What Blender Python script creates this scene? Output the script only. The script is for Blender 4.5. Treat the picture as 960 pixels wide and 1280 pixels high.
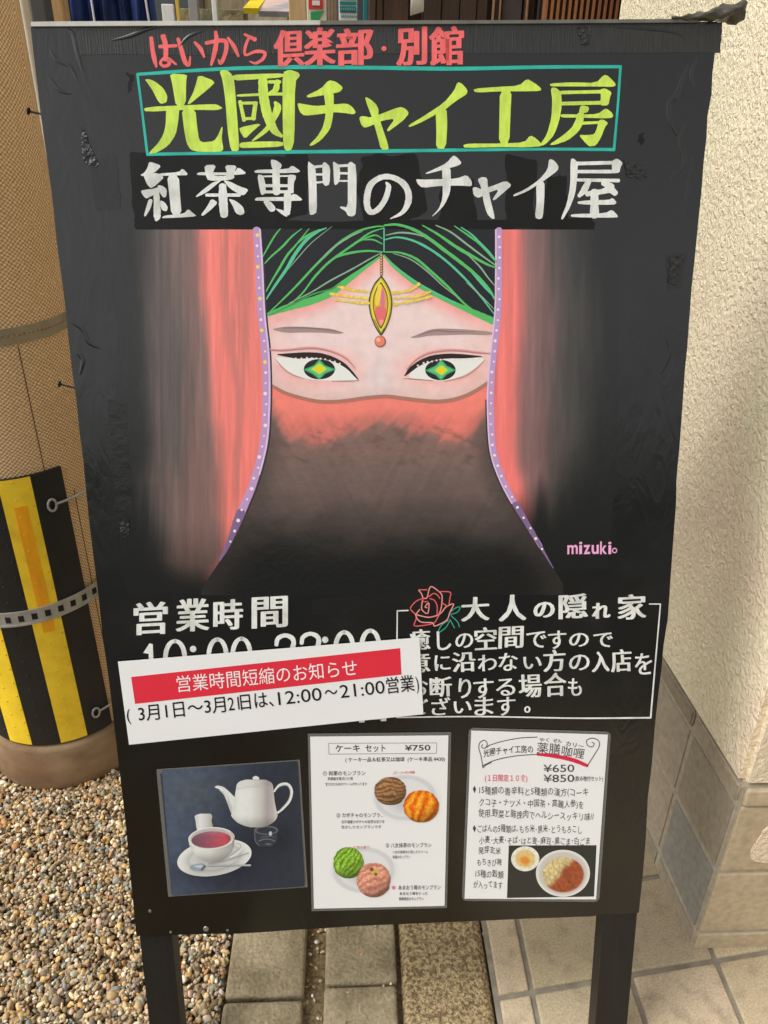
import bpy, bmesh, math, random
import numpy as np
from mathutils import Matrix, Vector
random.seed(7); rng = np.random.default_rng(7)
S = bpy.context.scene
for o in list(bpy.data.objects): bpy.data.objects.remove(o)
COL = S.collection

# ------------------------------------------------------------------ camera, sky, sun, exposure
F = 960.0; HC = 1.45
def unit(v): return v / np.linalg.norm(v)
KI = np.linalg.inv(np.array([[F, 0, 480], [0, F, 640], [0, 0, 1.0]]))
def homography(src, dst):
    A = []
    for (x, y), (u, v) in zip(src, dst):
        A.append([x, y, 1, 0, 0, 0, -u*x, -u*y, -u]); A.append([0, 0, 0, x, y, 1, -v*x, -v*y, -v])
    return np.linalg.svd(np.array(A, float))[2][-1].reshape(3, 3)
BW = 0.82                                             # board width in metres
hm = homography([(0, 0), (1, 0), (1, 1), (0, 1)], [(40, 45), (896, 45), (800, 1140), (171, 1165)])
r_ = KI @ hm
if r_[2, 2] < 0: r_ = -r_
a_, b_ = np.linalg.norm(r_[:, 0]), np.linalg.norm(r_[:, 1])
r1 = r_[:, 0] / a_; r2 = r_[:, 1] / b_; r2 = unit(r2 - r1 * (r1 @ r2))
BH = b_ / a_ * BW
down = unit(KI @ np.array([448, 2439, 1.0])); up = -down
AX = unit(r1 - up * (r1 @ up)); AY = np.cross(up, AX)
RW = np.stack([AX, AY, up])                           # camera axes -> world axes
TL = np.array([0, 0, HC]) + RW @ (r_[:, 2] / a_ * BW)
R1, R2 = RW @ r1, RW @ r2; RN = np.cross(R1, -R2)     # board right, board down, board outward
HI = np.linalg.inv(hm)

cam = bpy.data.cameras.new('camera'); co = bpy.data.objects.new('camera', cam); COL.objects.link(co)
cam.sensor_fit = 'VERTICAL'; cam.sensor_height = 36; cam.lens = 36 * F / 1280
cam.clip_start = 0.05; cam.clip_end = 2000
M4 = Matrix.Identity(4); rot = RW @ np.diag([1.0, -1.0, -1.0])
for i in range(3):
    for j in range(3): M4[i][j] = rot[i, j]
M4[2][3] = HC; co.matrix_world = M4; S.camera = co

SUN_AZ, SUN_EL = math.radians(-101), math.radians(50)  # clockwise from +Y; behind the camera, from the left
w = bpy.data.worlds.new('World'); S.world = w; w.use_nodes = True
wn = w.node_tree; sky = wn.nodes.new('ShaderNodeTexSky'); sky.sky_type = 'NISHITA'; sky.sun_disc = False
sky.sun_elevation = SUN_EL; sky.sun_rotation = SUN_AZ; sky.air_density = 1.0; sky.dust_density = 3.0; sky.ozone_density = 0.6
hs = wn.nodes.new('ShaderNodeHueSaturation'); hs.inputs['Saturation'].default_value = 0.04
bg = wn.nodes['Background']; bg.inputs['Strength'].default_value = 0.15
wn.links.new(sky.outputs[0], hs.inputs['Color']); wn.links.new(hs.outputs[0], bg.inputs['Color'])
sl = bpy.data.lights.new('sun', 'SUN'); sl.energy = 1.4; sl.angle = math.radians(26); sl.color = (1, .99, .98)
so = bpy.data.objects.new('sun', sl); COL.objects.link(so)
sd = Vector((math.sin(SUN_AZ)*math.cos(SUN_EL), math.cos(SUN_AZ)*math.cos(SUN_EL), math.sin(SUN_EL)))
so.rotation_euler = sd.to_track_quat('Z', 'Y').to_euler(); so.location = (-3, -4, 6)
S.view_settings.view_transform = 'Standard'; S.view_settings.look = 'None'
S.view_settings.exposure = 0.42; S.view_settings.gamma = 1.0; S.view_settings.use_curve_mapping = False
S.cycles.max_bounces = 6

# ------------------------------------------------------------------ coordinates
def ray(x, y): return RW @ (KI @ np.array([x, y, 1.0]))
def ground_at(x, y, z=0.0):
    d = ray(x, y); return np.array([0, 0, HC]) + d * ((z - HC) / d[2])
def depth_at(x, y, Y):
    d = ray(x, y); return np.array([0, 0, HC]) + d * (Y / d[1])
def B(p, d=0.0):
    """points of the photographed board face -> world, lifted d metres off the face"""
    p = np.atleast_2d(np.asarray(p, float))
    q = np.c_[p, np.ones(len(p))] @ HI.T; q = q[:, :2] / q[:, 2:3]
    d = np.broadcast_to(np.asarray(d, float), (len(p),))
    return TL + np.outer(q[:, 0] * BW, R1) + np.outer(q[:, 1] * BH, R2) + np.outer(d, RN)
def board(u, v, d=0.0): return TL + R1 * u + R2 * v + RN * d

# ------------------------------------------------------------------ colours and materials
def lin(c): 
    c = np.asarray(c, float) / 255.0
    return np.where(c <= 0.04045, c / 12.92, ((c + 0.055) / 1.055) ** 2.4)
def mat(name, rgb, rough=.6, spec=.5, metal=0.0, var=0.0, vscale=30.0, vstretch=(1, 1, 1), bump=0.0, bscale=80.0, bdetail=4.0,
        attr=False, col2=None, c2scale=6.0, c2lo=.45, c2hi=.65, alpha=1.0, coat=0.0, rvar=0.0):
    m = bpy.data.materials.new(name); m.use_nodes = True; t = m.node_tree; N = t.nodes.new; L = t.links.new
    b = t.nodes['Principled BSDF']; b.inputs['Roughness'].default_value = rough
    b.inputs['Specular IOR Level'].default_value = spec; b.inputs['Metallic'].default_value = metal
    b.inputs['Coat Weight'].default_value = coat; b.inputs['Alpha'].default_value = alpha
    tc = N('ShaderNodeTexCoord'); 
    def coords(st=(1, 1, 1)):
        mp = N('ShaderNodeMapping'); mp.inputs['Scale'].default_value = st; L(tc.outputs['Object'], mp.inputs['Vector']); return mp.outputs[0]
    def noise(scale, detail=4, st=(1, 1, 1)):
        n = N('ShaderNodeTexNoise'); n.inputs['Scale'].default_value = scale; n.inputs['Detail'].default_value = detail
        L(coords(st), n.inputs['Vector']); return n.outputs['Fac']
    if attr:
        an = N('ShaderNodeAttribute'); an.attribute_name = 'paint'; c = an.outputs['Color']
    else:
        rn = N('ShaderNodeRGB'); rn.outputs[0].default_value = (*lin(rgb), 1); c = rn.outputs[0]
    if col2 is not None:
        mr = N('ShaderNodeMapRange'); mr.inputs[1].default_value = c2lo; mr.inputs[2].default_value = c2hi; L(noise(c2scale, 5), mr.inputs[0])
        mx = N('ShaderNodeMix'); mx.data_type = 'RGBA'; L(mr.outputs[0], mx.inputs[0]); L(c, mx.inputs[6]); mx.inputs[7].default_value = (*lin(col2), 1); c = mx.outputs[2]
    if var:
        mr = N('ShaderNodeMapRange'); mr.inputs[1].default_value = .3; mr.inputs[2].default_value = .7
        mr.inputs[3].default_value = 1 - var; mr.inputs[4].default_value = 1 + var; L(noise(vscale, 5, vstretch), mr.inputs[0])
        mu = N('ShaderNodeVectorMath'); mu.operation = 'SCALE'; L(c, mu.inputs[0]); L(mr.outputs[0], mu.inputs['Scale']); c = mu.outputs[0]
    L(c, b.inputs['Base Color'])
    if bump:
        bp = N('ShaderNodeBump'); bp.inputs['Strength'].default_value = 1; bp.inputs['Distance'].default_value = bump
        L(noise(bscale, bdetail, vstretch), bp.inputs['Height']); L(bp.outputs[0], b.inputs['Normal'])
    if rvar:
        mr = N('ShaderNodeMapRange'); mr.inputs[1].default_value = .3; mr.inputs[2].default_value = .7
        mr.inputs[3].default_value = max(rough - rvar, .03); mr.inputs[4].default_value = rough + rvar; L(noise(9, 5), mr.inputs[0]); L(mr.outputs[0], b.inputs['Roughness'])
    return m

# ------------------------------------------------------------------ objects
ROOT = {}                                              # root object -> inverse of its matrix
def thing(name, label, cat, M=None, loc=None, group=None):
    o = bpy.data.objects.new(name, None); COL.objects.link(o); o.empty_display_size = .05
    M = Matrix.Translation(Vector(loc)) if M is None else M
    o.matrix_world = M; ROOT[o] = M.inverted(); o['label'] = label; o['category'] = cat
    if group: o['group'] = group
    return o
def obj(name, verts, faces, m, parent=None, colors=None, smooth=False, label=None):
    verts = np.asarray(verts, float)
    inv = None
    if parent is not None:
        inv = ROOT[parent]; A = np.array(inv); verts = verts @ A[:3, :3].T + A[:3, 3]
    me = bpy.data.meshes.new(name); me.from_pydata(verts.tolist(), [], [tuple(int(i) for i in f) for f in faces]); me.update()
    if colors is not None:
        at = me.color_attributes.new('paint', 'FLOAT_COLOR', 'POINT')
        c = np.ones((len(verts), 4), np.float32); c[:, :3] = colors; at.data.foreach_set('color', c.ravel())
    if smooth: me.polygons.foreach_set('use_smooth', [True] * len(me.polygons))
    me.materials.append(m)
    o = bpy.data.objects.new(name, me); COL.objects.link(o)
    if parent is not None:
        o.parent = parent; ROOT[o] = inv
    if label: o['label'] = label
    return o
def tag(o, label=None, cat=None, group=None, kind=None):
    for k, v in (('label', label), ('category', cat), ('group', group), ('kind', kind)):
        if v: o[k] = v
    return o
class MB:
    def __init__(s): s.v, s.f, s.c = [], [], []; s.n = 0
    def add(s, v, f, col=None):
        v = np.asarray(v, float); s.v.append(v); s.f += [tuple(i + s.n for i in q) for q in f]; s.n += len(v)
        if col is not None: s.c.append(np.broadcast_to(np.asarray(col, float), (len(v), 3)))
    def bm(s, bm):
        bm.verts.index_update(); s.add([v.co[:] for v in bm.verts], [[v.index for v in f.verts] for f in bm.faces]); bm.free()
    def box(s, x0, x1, y0, y1, z0, z1, bev=0.0, M=None, seg=2):
        bm = bmesh.new(); bmesh.ops.create_cube(bm, size=1)
        for v in bm.verts: v.co = Vector((x0 + (v.co.x + .5) * (x1 - x0), y0 + (v.co.y + .5) * (y1 - y0), z0 + (v.co.z + .5) * (z1 - z0)))
        if bev: bmesh.ops.bevel(bm, geom=bm.edges[:], offset=bev, segments=seg, affect='EDGES', profile=.5)
        if M is not None: bm.transform(M)
        s.bm(bm); return s
    def prism(s, pts, vec):
        n = len(pts); P = np.asarray(pts, float); s.add(np.r_[P, P + np.asarray(vec)], [tuple(range(n))[::-1], tuple(range(n, 2*n))] + [(i, (i+1) % n, n + (i+1) % n, n + i) for i in range(n)]); return s
    def tube(s, pts, r, n=10, cap=True):
        pts = [Vector(p) for p in pts]; rr = r if hasattr(r, '__len__') else [r] * len(pts); V = []
        t0 = (pts[1] - pts[0]).normalized(); a = t0.orthogonal().normalized()
        for i, p in enumerate(pts):
            t = (pts[min(i+1, len(pts)-1)] - pts[max(i-1, 0)]).normalized(); a = (a - t * a.dot(t)).normalized(); b = t.cross(a)
            V += [p + (a * math.cos(k*2*math.pi/n) + b * math.sin(k*2*math.pi/n)) * rr[i] for k in range(n)]
        f = [(i*n + k, i*n + (k+1) % n, (i+1)*n + (k+1) % n, (i+1)*n + k) for i in range(len(pts)-1) for k in range(n)]
        if cap: f += [tuple(range(n))[::-1], tuple(range((len(pts)-1)*n, len(pts)*n))]
        s.add([v[:] for v in V], f); return s
    def build(s, name, m, parent=None, smooth=False, label=None):
        return obj(name, np.concatenate(s.v), s.f, m, parent, np.concatenate(s.c) if s.c else None, smooth, label)

# ------------------------------------------------------------------ drawing on the board face
def catmull(P, n=7):
    P = np.asarray(P, float)
    if len(P) < 3: 
        t = np.linspace(0, 1, 6)[:, None]; return P[0] * (1 - t) + P[1] * t
    Q = np.r_[[2*P[0] - P[1]], P, [2*P[-1] - P[-2]]]; out = []
    for i in range(1, len(Q) - 2):
        for t in np.linspace(0, 1, n, endpoint=False):
            out.append(.5 * (2*Q[i] + (Q[i+1] - Q[i-1])*t + (2*Q[i-1] - 5*Q[i] + 4*Q[i+1] - Q[i+2])*t*t + (3*Q[i] - Q[i-1] - 3*Q[i+1] + Q[i+2])*t**3))
    out.append(P[-1]); return np.array(out)
def chaikin(P, q=.22, closed=True):
    P = np.asarray(P, float); N = np.roll(P, -1, 0); out = np.empty((2*len(P), 2)); out[0::2] = P*(1-q) + N*q; out[1::2] = P*q + N*(1-q); return out
class Ink:
    """flat paint or print: strokes and filled shapes, every one a hair above the one before"""
    def __init__(s, d0, x0=0, y0=0, k=1.0, step=8e-6): s.m = MB(); s.d = d0; s.o = np.array([x0, y0], float); s.k = k; s.step = step
    def at(s, x0, y0, k): s.o = np.array([x0, y0], float); s.k = k; return s
    def raw(s, P, faces, col=None):
        s.m.add(B(P, s.d + np.linspace(0, s.step*.4, len(P)) * 0), faces, col); s.d += s.step
    def P(s, *pts, smooth=1, col=None):
        p = np.asarray(pts, float)
        for _ in range(smooth): p = chaikin(p, .2)
        p = p / s.k + s.o; s.raw(p, [tuple(range(len(p)))], col); return s
    def S(s, *pts, wob=.06, col=None, n=7):
        p = np.asarray(pts, float)
        q = catmull(p, n); c = q[:, :2] / s.k + s.o; wd = np.maximum(q[:, 2], .3) / s.k
        wd = wd * (1 + wob * rng.uniform(-1, 1, len(wd)))
        t = np.gradient(c, axis=0); t /= np.maximum(np.linalg.norm(t, axis=1), 1e-6)[:, None]; nn = np.c_[-t[:, 1], t[:, 0]]
        l = c + nn * wd[:, None] / 2; r = c - nn * wd[:, None] / 2; m = len(c)
        V = np.r_[l, r]; f = [(i, i+1, m+i+1, m+i) for i in range(m-1)]
        for e, sg in ((0, -1), (m-1, 1)):
            a = np.linspace(0, math.pi, 7)[1:-1]
            cap = c[e] + (nn[e] * np.cos(a)[:, None] + sg * t[e] * np.sin(a)[:, None] * .75) * wd[e] / 2
            k0 = len(V); V = np.r_[V, cap]; f.append((e, *range(k0, k0 + len(cap)), m + e))
        s.raw(V, f, col); return s
    def E(s, cx, cy, rx, ry=None, ang=0, n=28, col=None):
        ry = rx if ry is None else ry; a = np.linspace(0, 2*math.pi, n, endpoint=False); A = math.radians(ang)
        x = rx*np.cos(a); y = ry*np.sin(a)
        p = np.c_[cx + x*math.cos(A) - y*math.sin(A), cy + x*math.sin(A) + y*math.cos(A)] / s.k + s.o
        s.raw(p, [tuple(range(n))], col); return s
    def G(s, V, F, col=None): s.raw(V, F, col); return s
    def build(s, name, m, parent, label=None): return s.m.build(name, m, parent, label=label)

_gc = {}
def glyphs(text, bold=0.0):
    k = (text, bold)
    if k not in _gc:
        c = bpy.data.curves.new('type', 'FONT'); c.body = text; c.offset = bold; c.resolution_u = 3; c.fill_mode = 'FRONT'
        o = bpy.data.objects.new('type', c); COL.objects.link(o); dg = bpy.context.evaluated_depsgraph_get(); dg.update()
        me = bpy.data.meshes.new_from_object(o.evaluated_get(dg))
        V = np.array([v.co[:2] for v in me.vertices]); Fs = [tuple(p.vertices) for p in me.polygons]
        bpy.data.objects.remove(o); bpy.data.curves.remove(c); bpy.data.meshes.remove(me); _gc[k] = (V, Fs)
    return _gc[k]
def char(ink, ch, x0, y0, x1, y1, bold=.02, xb=0, shear=0.0, col=None):
    V, Fs = glyphs(ch, bold); lo, hi = V.min(0), V.max(0); q = (V - lo) / (hi - lo)
    w = x1 - x0 - xb; yb = xb * .16; n = max(2, int(math.ceil(xb / .8)) + 1) if xb else 1
    for k in range(n):
        f = k / max(n - 1, 1); x = x0 + q[:, 0]*w + f*xb + shear*(.5 - q[:, 1])*(y1-y0); y = y1 - q[:, 1]*(y1 - y0 - yb) - yb*(1 - abs(2*f - 1) if n > 2 else f) + (q[:, 0] - .5) * (-.05) * (x1 - x0)
        ink.G(np.c_[x, y], Fs, col)
def line(ink, text, x0, y0, x1, y1, h, bold=.0, jit=0.0, bow=0.0, col=None):
    """a line of type from the middle of its left end to the middle of its right end"""
    V, Fs = glyphs(text, bold); lo, hi = V[:, 0].min(), V[:, 0].max()
    t = (V[:, 0] - lo) / (hi - lo); yy = (V[:, 1] - .38) * h / .92
    d = np.array([x1 - x0, y1 - y0], float); L = np.linalg.norm(d); d /= L; nrm = np.array([d[1], -d[0]])
    if jit: yy = yy + jit * np.sin(t * len(text) * 2.1 + len(text))
    yy = yy + bow * 4 * t * (1 - t)
    ink.G(np.array([x0, y0]) + np.outer(t * L, d) + np.outer(yy, nrm), Fs, col)

def _hash(i, j, s): 
    h = np.sin(i * 127.1 + j * 311.7 + s * 74.7) * 43758.5453; return h - np.floor(h)
def vn(x, y, s=0):
    i, j = np.floor(x), np.floor(y); fx, fy = x - i, y - j; fx = fx*fx*(3-2*fx); fy = fy*fy*(3-2*fy)
    return (_hash(i, j, s)*(1-fx) + _hash(i+1, j, s)*fx)*(1-fy) + (_hash(i, j+1, s)*(1-fx) + _hash(i+1, j+1, s)*fx)*fy
def fbm(x, y, s=0): return (vn(x, y, s)*.5 + vn(2*x, 2*y, s+1)*.3 + vn(4*x, 4*y, s+2)*.2)
def sstep(a, b, x): t = np.clip((x - a) / (b - a), 0, 1); return t*t*(3-2*t)
def ramp(t, stops):
    xs = [s[0] for s in stops]; return np.stack([np.interp(t, xs, [s[1][k] for s in stops]) for k in range(3)], -1)
def mixc(a, b, t): t = np.asarray(t)[..., None]; return a*(1-t) + b*t
def sheet(name, ys, L, R, nc, fn, d, m, parent, label=None, sh=0.0, cx=0.0):
    """painted area between two boundary curves; its pigments are mixed point by point"""
    ys = np.asarray(ys, float); l = np.array([L(y) for y in ys]); r = np.array([R(y) for y in ys])
    t = np.linspace(0, 1, nc); X = l[:, None]*(1-t) + r[:, None]*t; Y = np.repeat(ys[:, None], nc, 1)
    C = lin(np.clip(fn(X, Y), 0, 255)).reshape(-1, 3); n = len(ys)
    f = [(i*nc+j, i*nc+j+1, (i+1)*nc+j+1, (i+1)*nc+j) for i in range(n-1) for j in range(nc-1)]
    return obj(name, B(np.c_[X.ravel(), (Y + sh*(X - cx)).ravel()], d), f, m, parent, C, label=label)
def curve(pts):
    ys = [p[1] for p in pts]; xs = [p[0] for p in pts]
    q = catmull(np.array(pts, float), 8); return lambda y: float(np.interp(y, q[:, 1], q[:, 0]))
def hcurve(pts):
    q = catmull(np.array(pts, float), 8); return lambda x: np.interp(x, q[:, 0], q[:, 1])
def ellipse_sheet(name, cx, cy, rx, ry, fn, d, m, parent, n=30, sh=0.0):
    ys = cy + ry * np.sin(np.linspace(-math.pi/2*.985, math.pi/2*.985, n))
    hw = lambda y: rx * math.sqrt(max(1 - ((y - cy)/ry)**2, 0))
    return sheet(name, ys, lambda y: cx - hw(y), lambda y: cx + hw(y), n, fn, d, m, parent, sh=sh, cx=cx)
# ================================================================== THE SETTING
CONC = mat('concrete', (158, 144, 116), .9, .2, var=.22, vscale=150, bump=.0034, bscale=150, col2=(128, 116, 90), c2scale=13, c2lo=.40, c2hi=.62)
GROUT = mat('grout', (140, 132, 116), .95, .2, var=.2, vscale=40, bump=.001, bscale=200)
PAVE = mat('paving_tile', (0, 0, 0), .8, .3, var=.2, vscale=260, bump=.0006, bscale=260, attr=True, col2=(150, 136, 112), c2scale=28, c2lo=.5, c2hi=.8)
AGG = mat('exposed_aggregate', (176, 154, 116), .9, .25, var=.34, vscale=230, bump=.007, bscale=150, bdetail=4, col2=(118, 100, 72), c2scale=150, c2lo=.42, c2hi=.6)
ASPH = mat('asphalt', (92, 90, 86), .9, .3, var=.25, vscale=120, bump=.002, bscale=200)
STUC = mat('stucco', (243, 231, 196), .92, .2, col2=(240, 216, 188), c2scale=3.2, c2lo=.5, c2hi=.72, var=.05, vscale=60)
def stucco_relief(m):
    t = m.node_tree; N = t.nodes.new; L = t.links.new; b = t.nodes['Principled BSDF']
    tc = N('ShaderNodeTexCoord'); mp = N('ShaderNodeMapping'); mp.inputs['Scale'].default_value = (1, 1, .8); L(tc.outputs['Object'], mp.inputs[0])
    n = N('ShaderNodeTexNoise'); n.inputs['Scale'].default_value = 125; n.inputs['Detail'].default_value = 3.5; n.inputs['Distortion'].default_value = .7; L(mp.outputs[0], n.inputs['Vector'])
    r = N('ShaderNodeMapRange'); r.inputs[1].default_value = .30; r.inputs[2].default_value = .72; L(n.outputs['Fac'], r.inputs[0])
    bp = N('ShaderNodeBump'); bp.inputs['Distance'].default_value = .0034; L(r.outputs[0], bp.inputs['Height']); L(bp.outputs[0], b.inputs['Normal'])
stucco_relief(STUC)

def plane(name, x0, x1, y0, y1, z, m, kind='structure'):
    o = obj(name, [(x0, y0, z), (x1, y0, z), (x1, y1, z), (x0, y1, z)], [(0, 1, 2, 3)], m); o['kind'] = kind; return o
plane('ground', -300, 300, -300, 300, -.05, ASPH)

# gravel: a bed and loose pebbles
BED = mat('gravel_bed', (120, 100, 72), .9, .3, var=.5, vscale=110, bump=.008, bscale=110, col2=(70, 58, 42), c2scale=60)
plane('gravel_bed', -3.2, -.238, -1.2, 3.2, -.014, BED)
def pebbles(n, xr, yr, zr, smin, smax, seed, keep=None):
    g = np.random.default_rng(seed)
    base = []
    for k in range(9):
        bm = bmesh.new(); bmesh.ops.create_icosphere(bm, subdivisions=2, radius=1); V = np.array([v.co[:] for v in bm.verts])
        Fc = np.array([[v.index for v in f.verts] for f in bm.faces]); bm.free()
        off = g.normal(0, 1, (5, 3)); off /= np.linalg.norm(off, axis=1)[:, None]
        r = 1 + sum(g.uniform(-.36, .2) * np.maximum(V @ o, 0)**1.5 for o in off) + g.normal(0, .05, len(V))
        base.append((V * r[:, None], Fc))
    pal = lin(np.array([(188, 162, 120), (166, 138, 98), (148, 126, 96), (205, 184, 146), (126, 112, 92), (176, 128, 82), (150, 146, 134), (214, 202, 178), (196, 158, 96), (110, 90, 66), (158, 152, 126), (134, 140, 126), (178, 150, 128)]))
    wgt = np.array([18, 18, 14, 12, 9, 6, 8, 6, 6, 6, 5, 2, 6.0]); wgt /= wgt.sum()
    VV, FF, CC = [], [], []; n0 = 0
    for i in range(n):
        x, y = g.uniform(*xr), g.uniform(*yr)
        if keep and not keep(x, y): continue
        V, Fc = base[g.integers(9)]
        s = smin + (smax - smin) * g.beta(1.5, 3.9) * (1.5 if g.random() < .03 else 1); sc = s * np.array([g.uniform(.85, 1.35), g.uniform(.65, 1.0), g.uniform(.42, .75)])
        q = g.normal(0, 1, 4); q[1:3] *= .38; q /= np.linalg.norm(q); w_, a, b, c = q
        Rm = np.array([[1-2*(b*b+c*c), 2*(a*b-c*w_), 2*(a*c+b*w_)], [2*(a*b+c*w_), 1-2*(a*a+c*c), 2*(b*c-a*w_)], [2*(a*c-b*w_), 2*(b*c+a*w_), 1-2*(a*a+b*b)]])
        VV.append((V * sc) @ Rm.T + np.array([x, y, g.uniform(*zr)])); FF.append(Fc + n0); n0 += len(V)
        CC.append(np.repeat((pal[g.choice(13, p=wgt)] * np.array([1, 1.02, 1.06]) * g.uniform(.7, 1.5))[None], len(V), 0))
    return np.concatenate(VV), np.concatenate(FF), np.concatenate(CC)
PEB = mat('pebble', (0, 0, 0), .8, .3, var=.22, vscale=160, attr=True, bump=.0006, bscale=400)
def gravel_mesh(name, *a, **k):
    V, Fc, C = pebbles(*a, **k); me = bpy.data.meshes.new(name)
    me.vertices.add(len(V)); me.vertices.foreach_set('co', V.ravel()); me.loops.add(Fc.size); me.loops.foreach_set('vertex_index', Fc.ravel().astype(np.int32))
    me.polygons.add(len(Fc)); me.polygons.foreach_set('loop_start', np.arange(0, Fc.size, 3, dtype=np.int32)); me.update(calc_edges=True)
    me.polygons.foreach_set('use_smooth', [True] * len(Fc))
    at = me.color_attributes.new('paint', 'FLOAT_COLOR', 'POINT'); at.data.foreach_set('color', np.c_[C, np.ones(len(C))].astype(np.float32).ravel())
    me.materials.append(PEB); o = bpy.data.objects.new(name, me); COL.objects.link(o); o['kind'] = 'stuff'; return o
PC = np.array([-.718, 1.520])
gravel_mesh('gravel', 27000, (-1.0, -.242), (.62, 1.5), (-.011, .001), .0030, .0098, 3, keep=lambda x, y: math.hypot(x - PC[0], y - PC[1]) > .193)

gravel_mesh('gravel', 9000, (-1.9, -.242), (-.3, 2.4), (-.012, -.002), .004, .012, 4, keep=lambda x, y: not (-1.0 < x and .62 < y < 1.5) and math.hypot(x - PC[0], y - PC[1]) > .195)
# two rows of kerb blocks, the aggregate strip
m = MB()
for y in (-1.0, -.39, .218): m.box(-.236, -.092, y, y + .604, -.09, .004, .007, seg=3)
for y in (.831, 1.439, 2.047): m.box(-.235, -.091, y - .002, y + .604, -.09, .0055, .007, seg=3)
o = m.build('kerb', CONC); o['kind'] = 'structure'
m = MB()
for y in (-.98, -.37, .238): m.box(-.054, .080, y, y + .606, -.09, .003, .007, seg=3)
for y in (.850, 1.458, 2.066): m.box(-.053, .082, y - .002, y + .604, -.09, .0055, .007, seg=3)
o = m.build('kerb', CONC); o['kind'] = 'structure'
plane('drain_gap', -.24, .262, -1.2, 3.2, -.02, mat('dirt', (122, 106, 78), .95, .2, var=.5, vscale=150, bump=.004, bscale=150))
m = MB().box(.090, .256, -1.2, 3.2, -.08, .003, .018, seg=4); o = m.build('aggregate_strip', AGG); o['kind'] = 'structure'
gravel_mesh('loose_stones', 80, (-.088, -.054), (.6, 1.1), (-.018, -.012), .003, .006, 5)
gravel_mesh('loose_stones', 34, (-.24, .26), (.6, 1.0), (.006, .008), .0022, .005, 8)

# paving tiles, laid a little askew to the kerb
def skew(V): V = np.asarray(V); V[:, 1] += .13 * (V[:, 0] - .264); return V
m = MB(); xs = [.264, .331, .524, .699, .885, 1.07, 1.255, 1.44, 1.625, 1.81, 2.0, 2.2, 2.4]; ys = [.816 + .19 * k for k in range(-11, 12)]
for i in range(len(xs) - 1):
    for j in range(len(ys) - 1):
        n0 = len(m.v); m.box(xs[i] + .0048, xs[i+1] - .0048, ys[j] + .0048, ys[j+1] - .0048, -.02, rng.uniform(-.0006, .0006), .0035, seg=2)
        m.v[-1] = skew(m.v[-1]); c = lin((186, 168, 138)) * rng.uniform(.8, 1.12) * np.array([1, rng.uniform(.97, 1.02), rng.uniform(.92, 1.06)])
        m.c.append(np.broadcast_to(c, (len(m.v[-1]), 3)))
o = m.build('pavement', PAVE); o['kind'] = 'structure'
V = skew([(.258, -1.3, -.005), (2.4, -1.3, -.005), (2.4, 3.0, -.005), (.258, 3.0, -.005)]); o = obj('pavement_grout', V, [(0, 1, 2, 3)], GROUT); o['kind'] = 'structure'

# ---- the entrance wall at the right: stucco above a tiled plinth
wall = thing('entrance_wall', 'cream rough stucco wall with a grey tiled plinth, right of the black sign', 'wall', loc=(1.2, 1.4, 0))
K = -.033
def wx(y): return .657 + K * (y - .902)
fp = [(wx(.900) - .003, .899), (wx(2.06) - .003, 2.06), (2.4, 2.06), (2.4, .899)]
def wall_block(fp, z0, z1, bev):
    bm = bmesh.new(); b = [bm.verts.new((x, y, z0)) for x, y in fp]; t = [bm.verts.new((x, y, z1)) for x, y in fp]
    bm.faces.new(b); bm.faces.new(t[::-1])
    for i in range(4): bm.faces.new((b[i], t[i], t[(i+1) % 4], b[(i+1) % 4]))
    bmesh.ops.recalc_face_normals(bm, faces=bm.faces[:])
    bmesh.ops.bevel(bm, geom=bm.edges[:], offset=bev, segments=4, affect='EDGES'); return bm
m = MB(); m.bm(wall_block(fp, .438, 3.3, .011)); m.build('stucco', STUC, wall, smooth=False)
fi = [(x + (.0078 if i < 2 else 0), y + (.0015 if i in (0, 3) else 0)) for i, (x, y) in enumerate(fp)]
m = MB(); m.bm(wall_block(fi, -.01, .440, .002)); m.build('grout', mat('plinth_grout', (172, 162, 142), .95, .2, var=.15, vscale=60), wall)
rows = [(-.004, .0425), (.0515, .2185), (.2275, .3905), (.3985, .436)]
tiles = MB(); caps = MB()
for k, (z0, z1) in enumerate(rows):
    tgt = caps if k == 3 else tiles
    for j in range(7):
        y0, y1 = .902 + .177 * j + .0042, .902 + .177 * (j + 1) - .0042
        if j == 0: y0 = .9045
        bm = bmesh.new(); bmesh.ops.create_cube(bm, size=1); ex = .004 if k == 3 else 0.0
        for v in bm.verts:
            y = y0 + (v.co.y + .5) * (y1 - y0); v.co = Vector((wx(y) + .016 * (v.co.x + .5) + .002 - ex, y, z0 + (v.co.z + .5) * (z1 - z0)))
        bmesh.ops.bevel(bm, geom=bm.edges[:], offset=.004, segments=3, affect='EDGES'); tgt.bm(bm)
        base = (144, 140, 131) if (j, k) == (0, 1) else (160, 148, 128) if k < 3 else (150, 138, 118)  # side-face tiles coloured darker than the front ones: shade put into the colour
        tgt.c.append(np.broadcast_to(lin(base) * rng.uniform(.85, 1.15), (len(tgt.v[-1]), 3)))
    for j in range(7):
        x0, x1 = .657 + .185 * j + .0042, .657 + .185 * (j + 1) - .0042
        if j == 0: x0 = .6665
        tgt.box(x0, x1, .8965 - (.004 if k == 3 else 0), .917, z0 + .0003, z1 - .0003, .004, seg=3)
        tgt.c.append(np.broadcast_to(lin((186, 168, 138)) * rng.uniform(.9, 1.1), (len(tgt.v[-1]), 3)))
PLT = mat('plinth_tile', (0, 0, 0), .55, .4, var=.16, vscale=70, bump=.0004, bscale=300, attr=True)
tiles.build('plinth_tiles', PLT, wall); caps.build('cap_tiles', PLT, wall)
sm = [(.714, .258), (.708, .285), (.715, .312), (.720, .348), (.78, .352), (.86, .31), (.80, .255), (.75, .25)]
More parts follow.
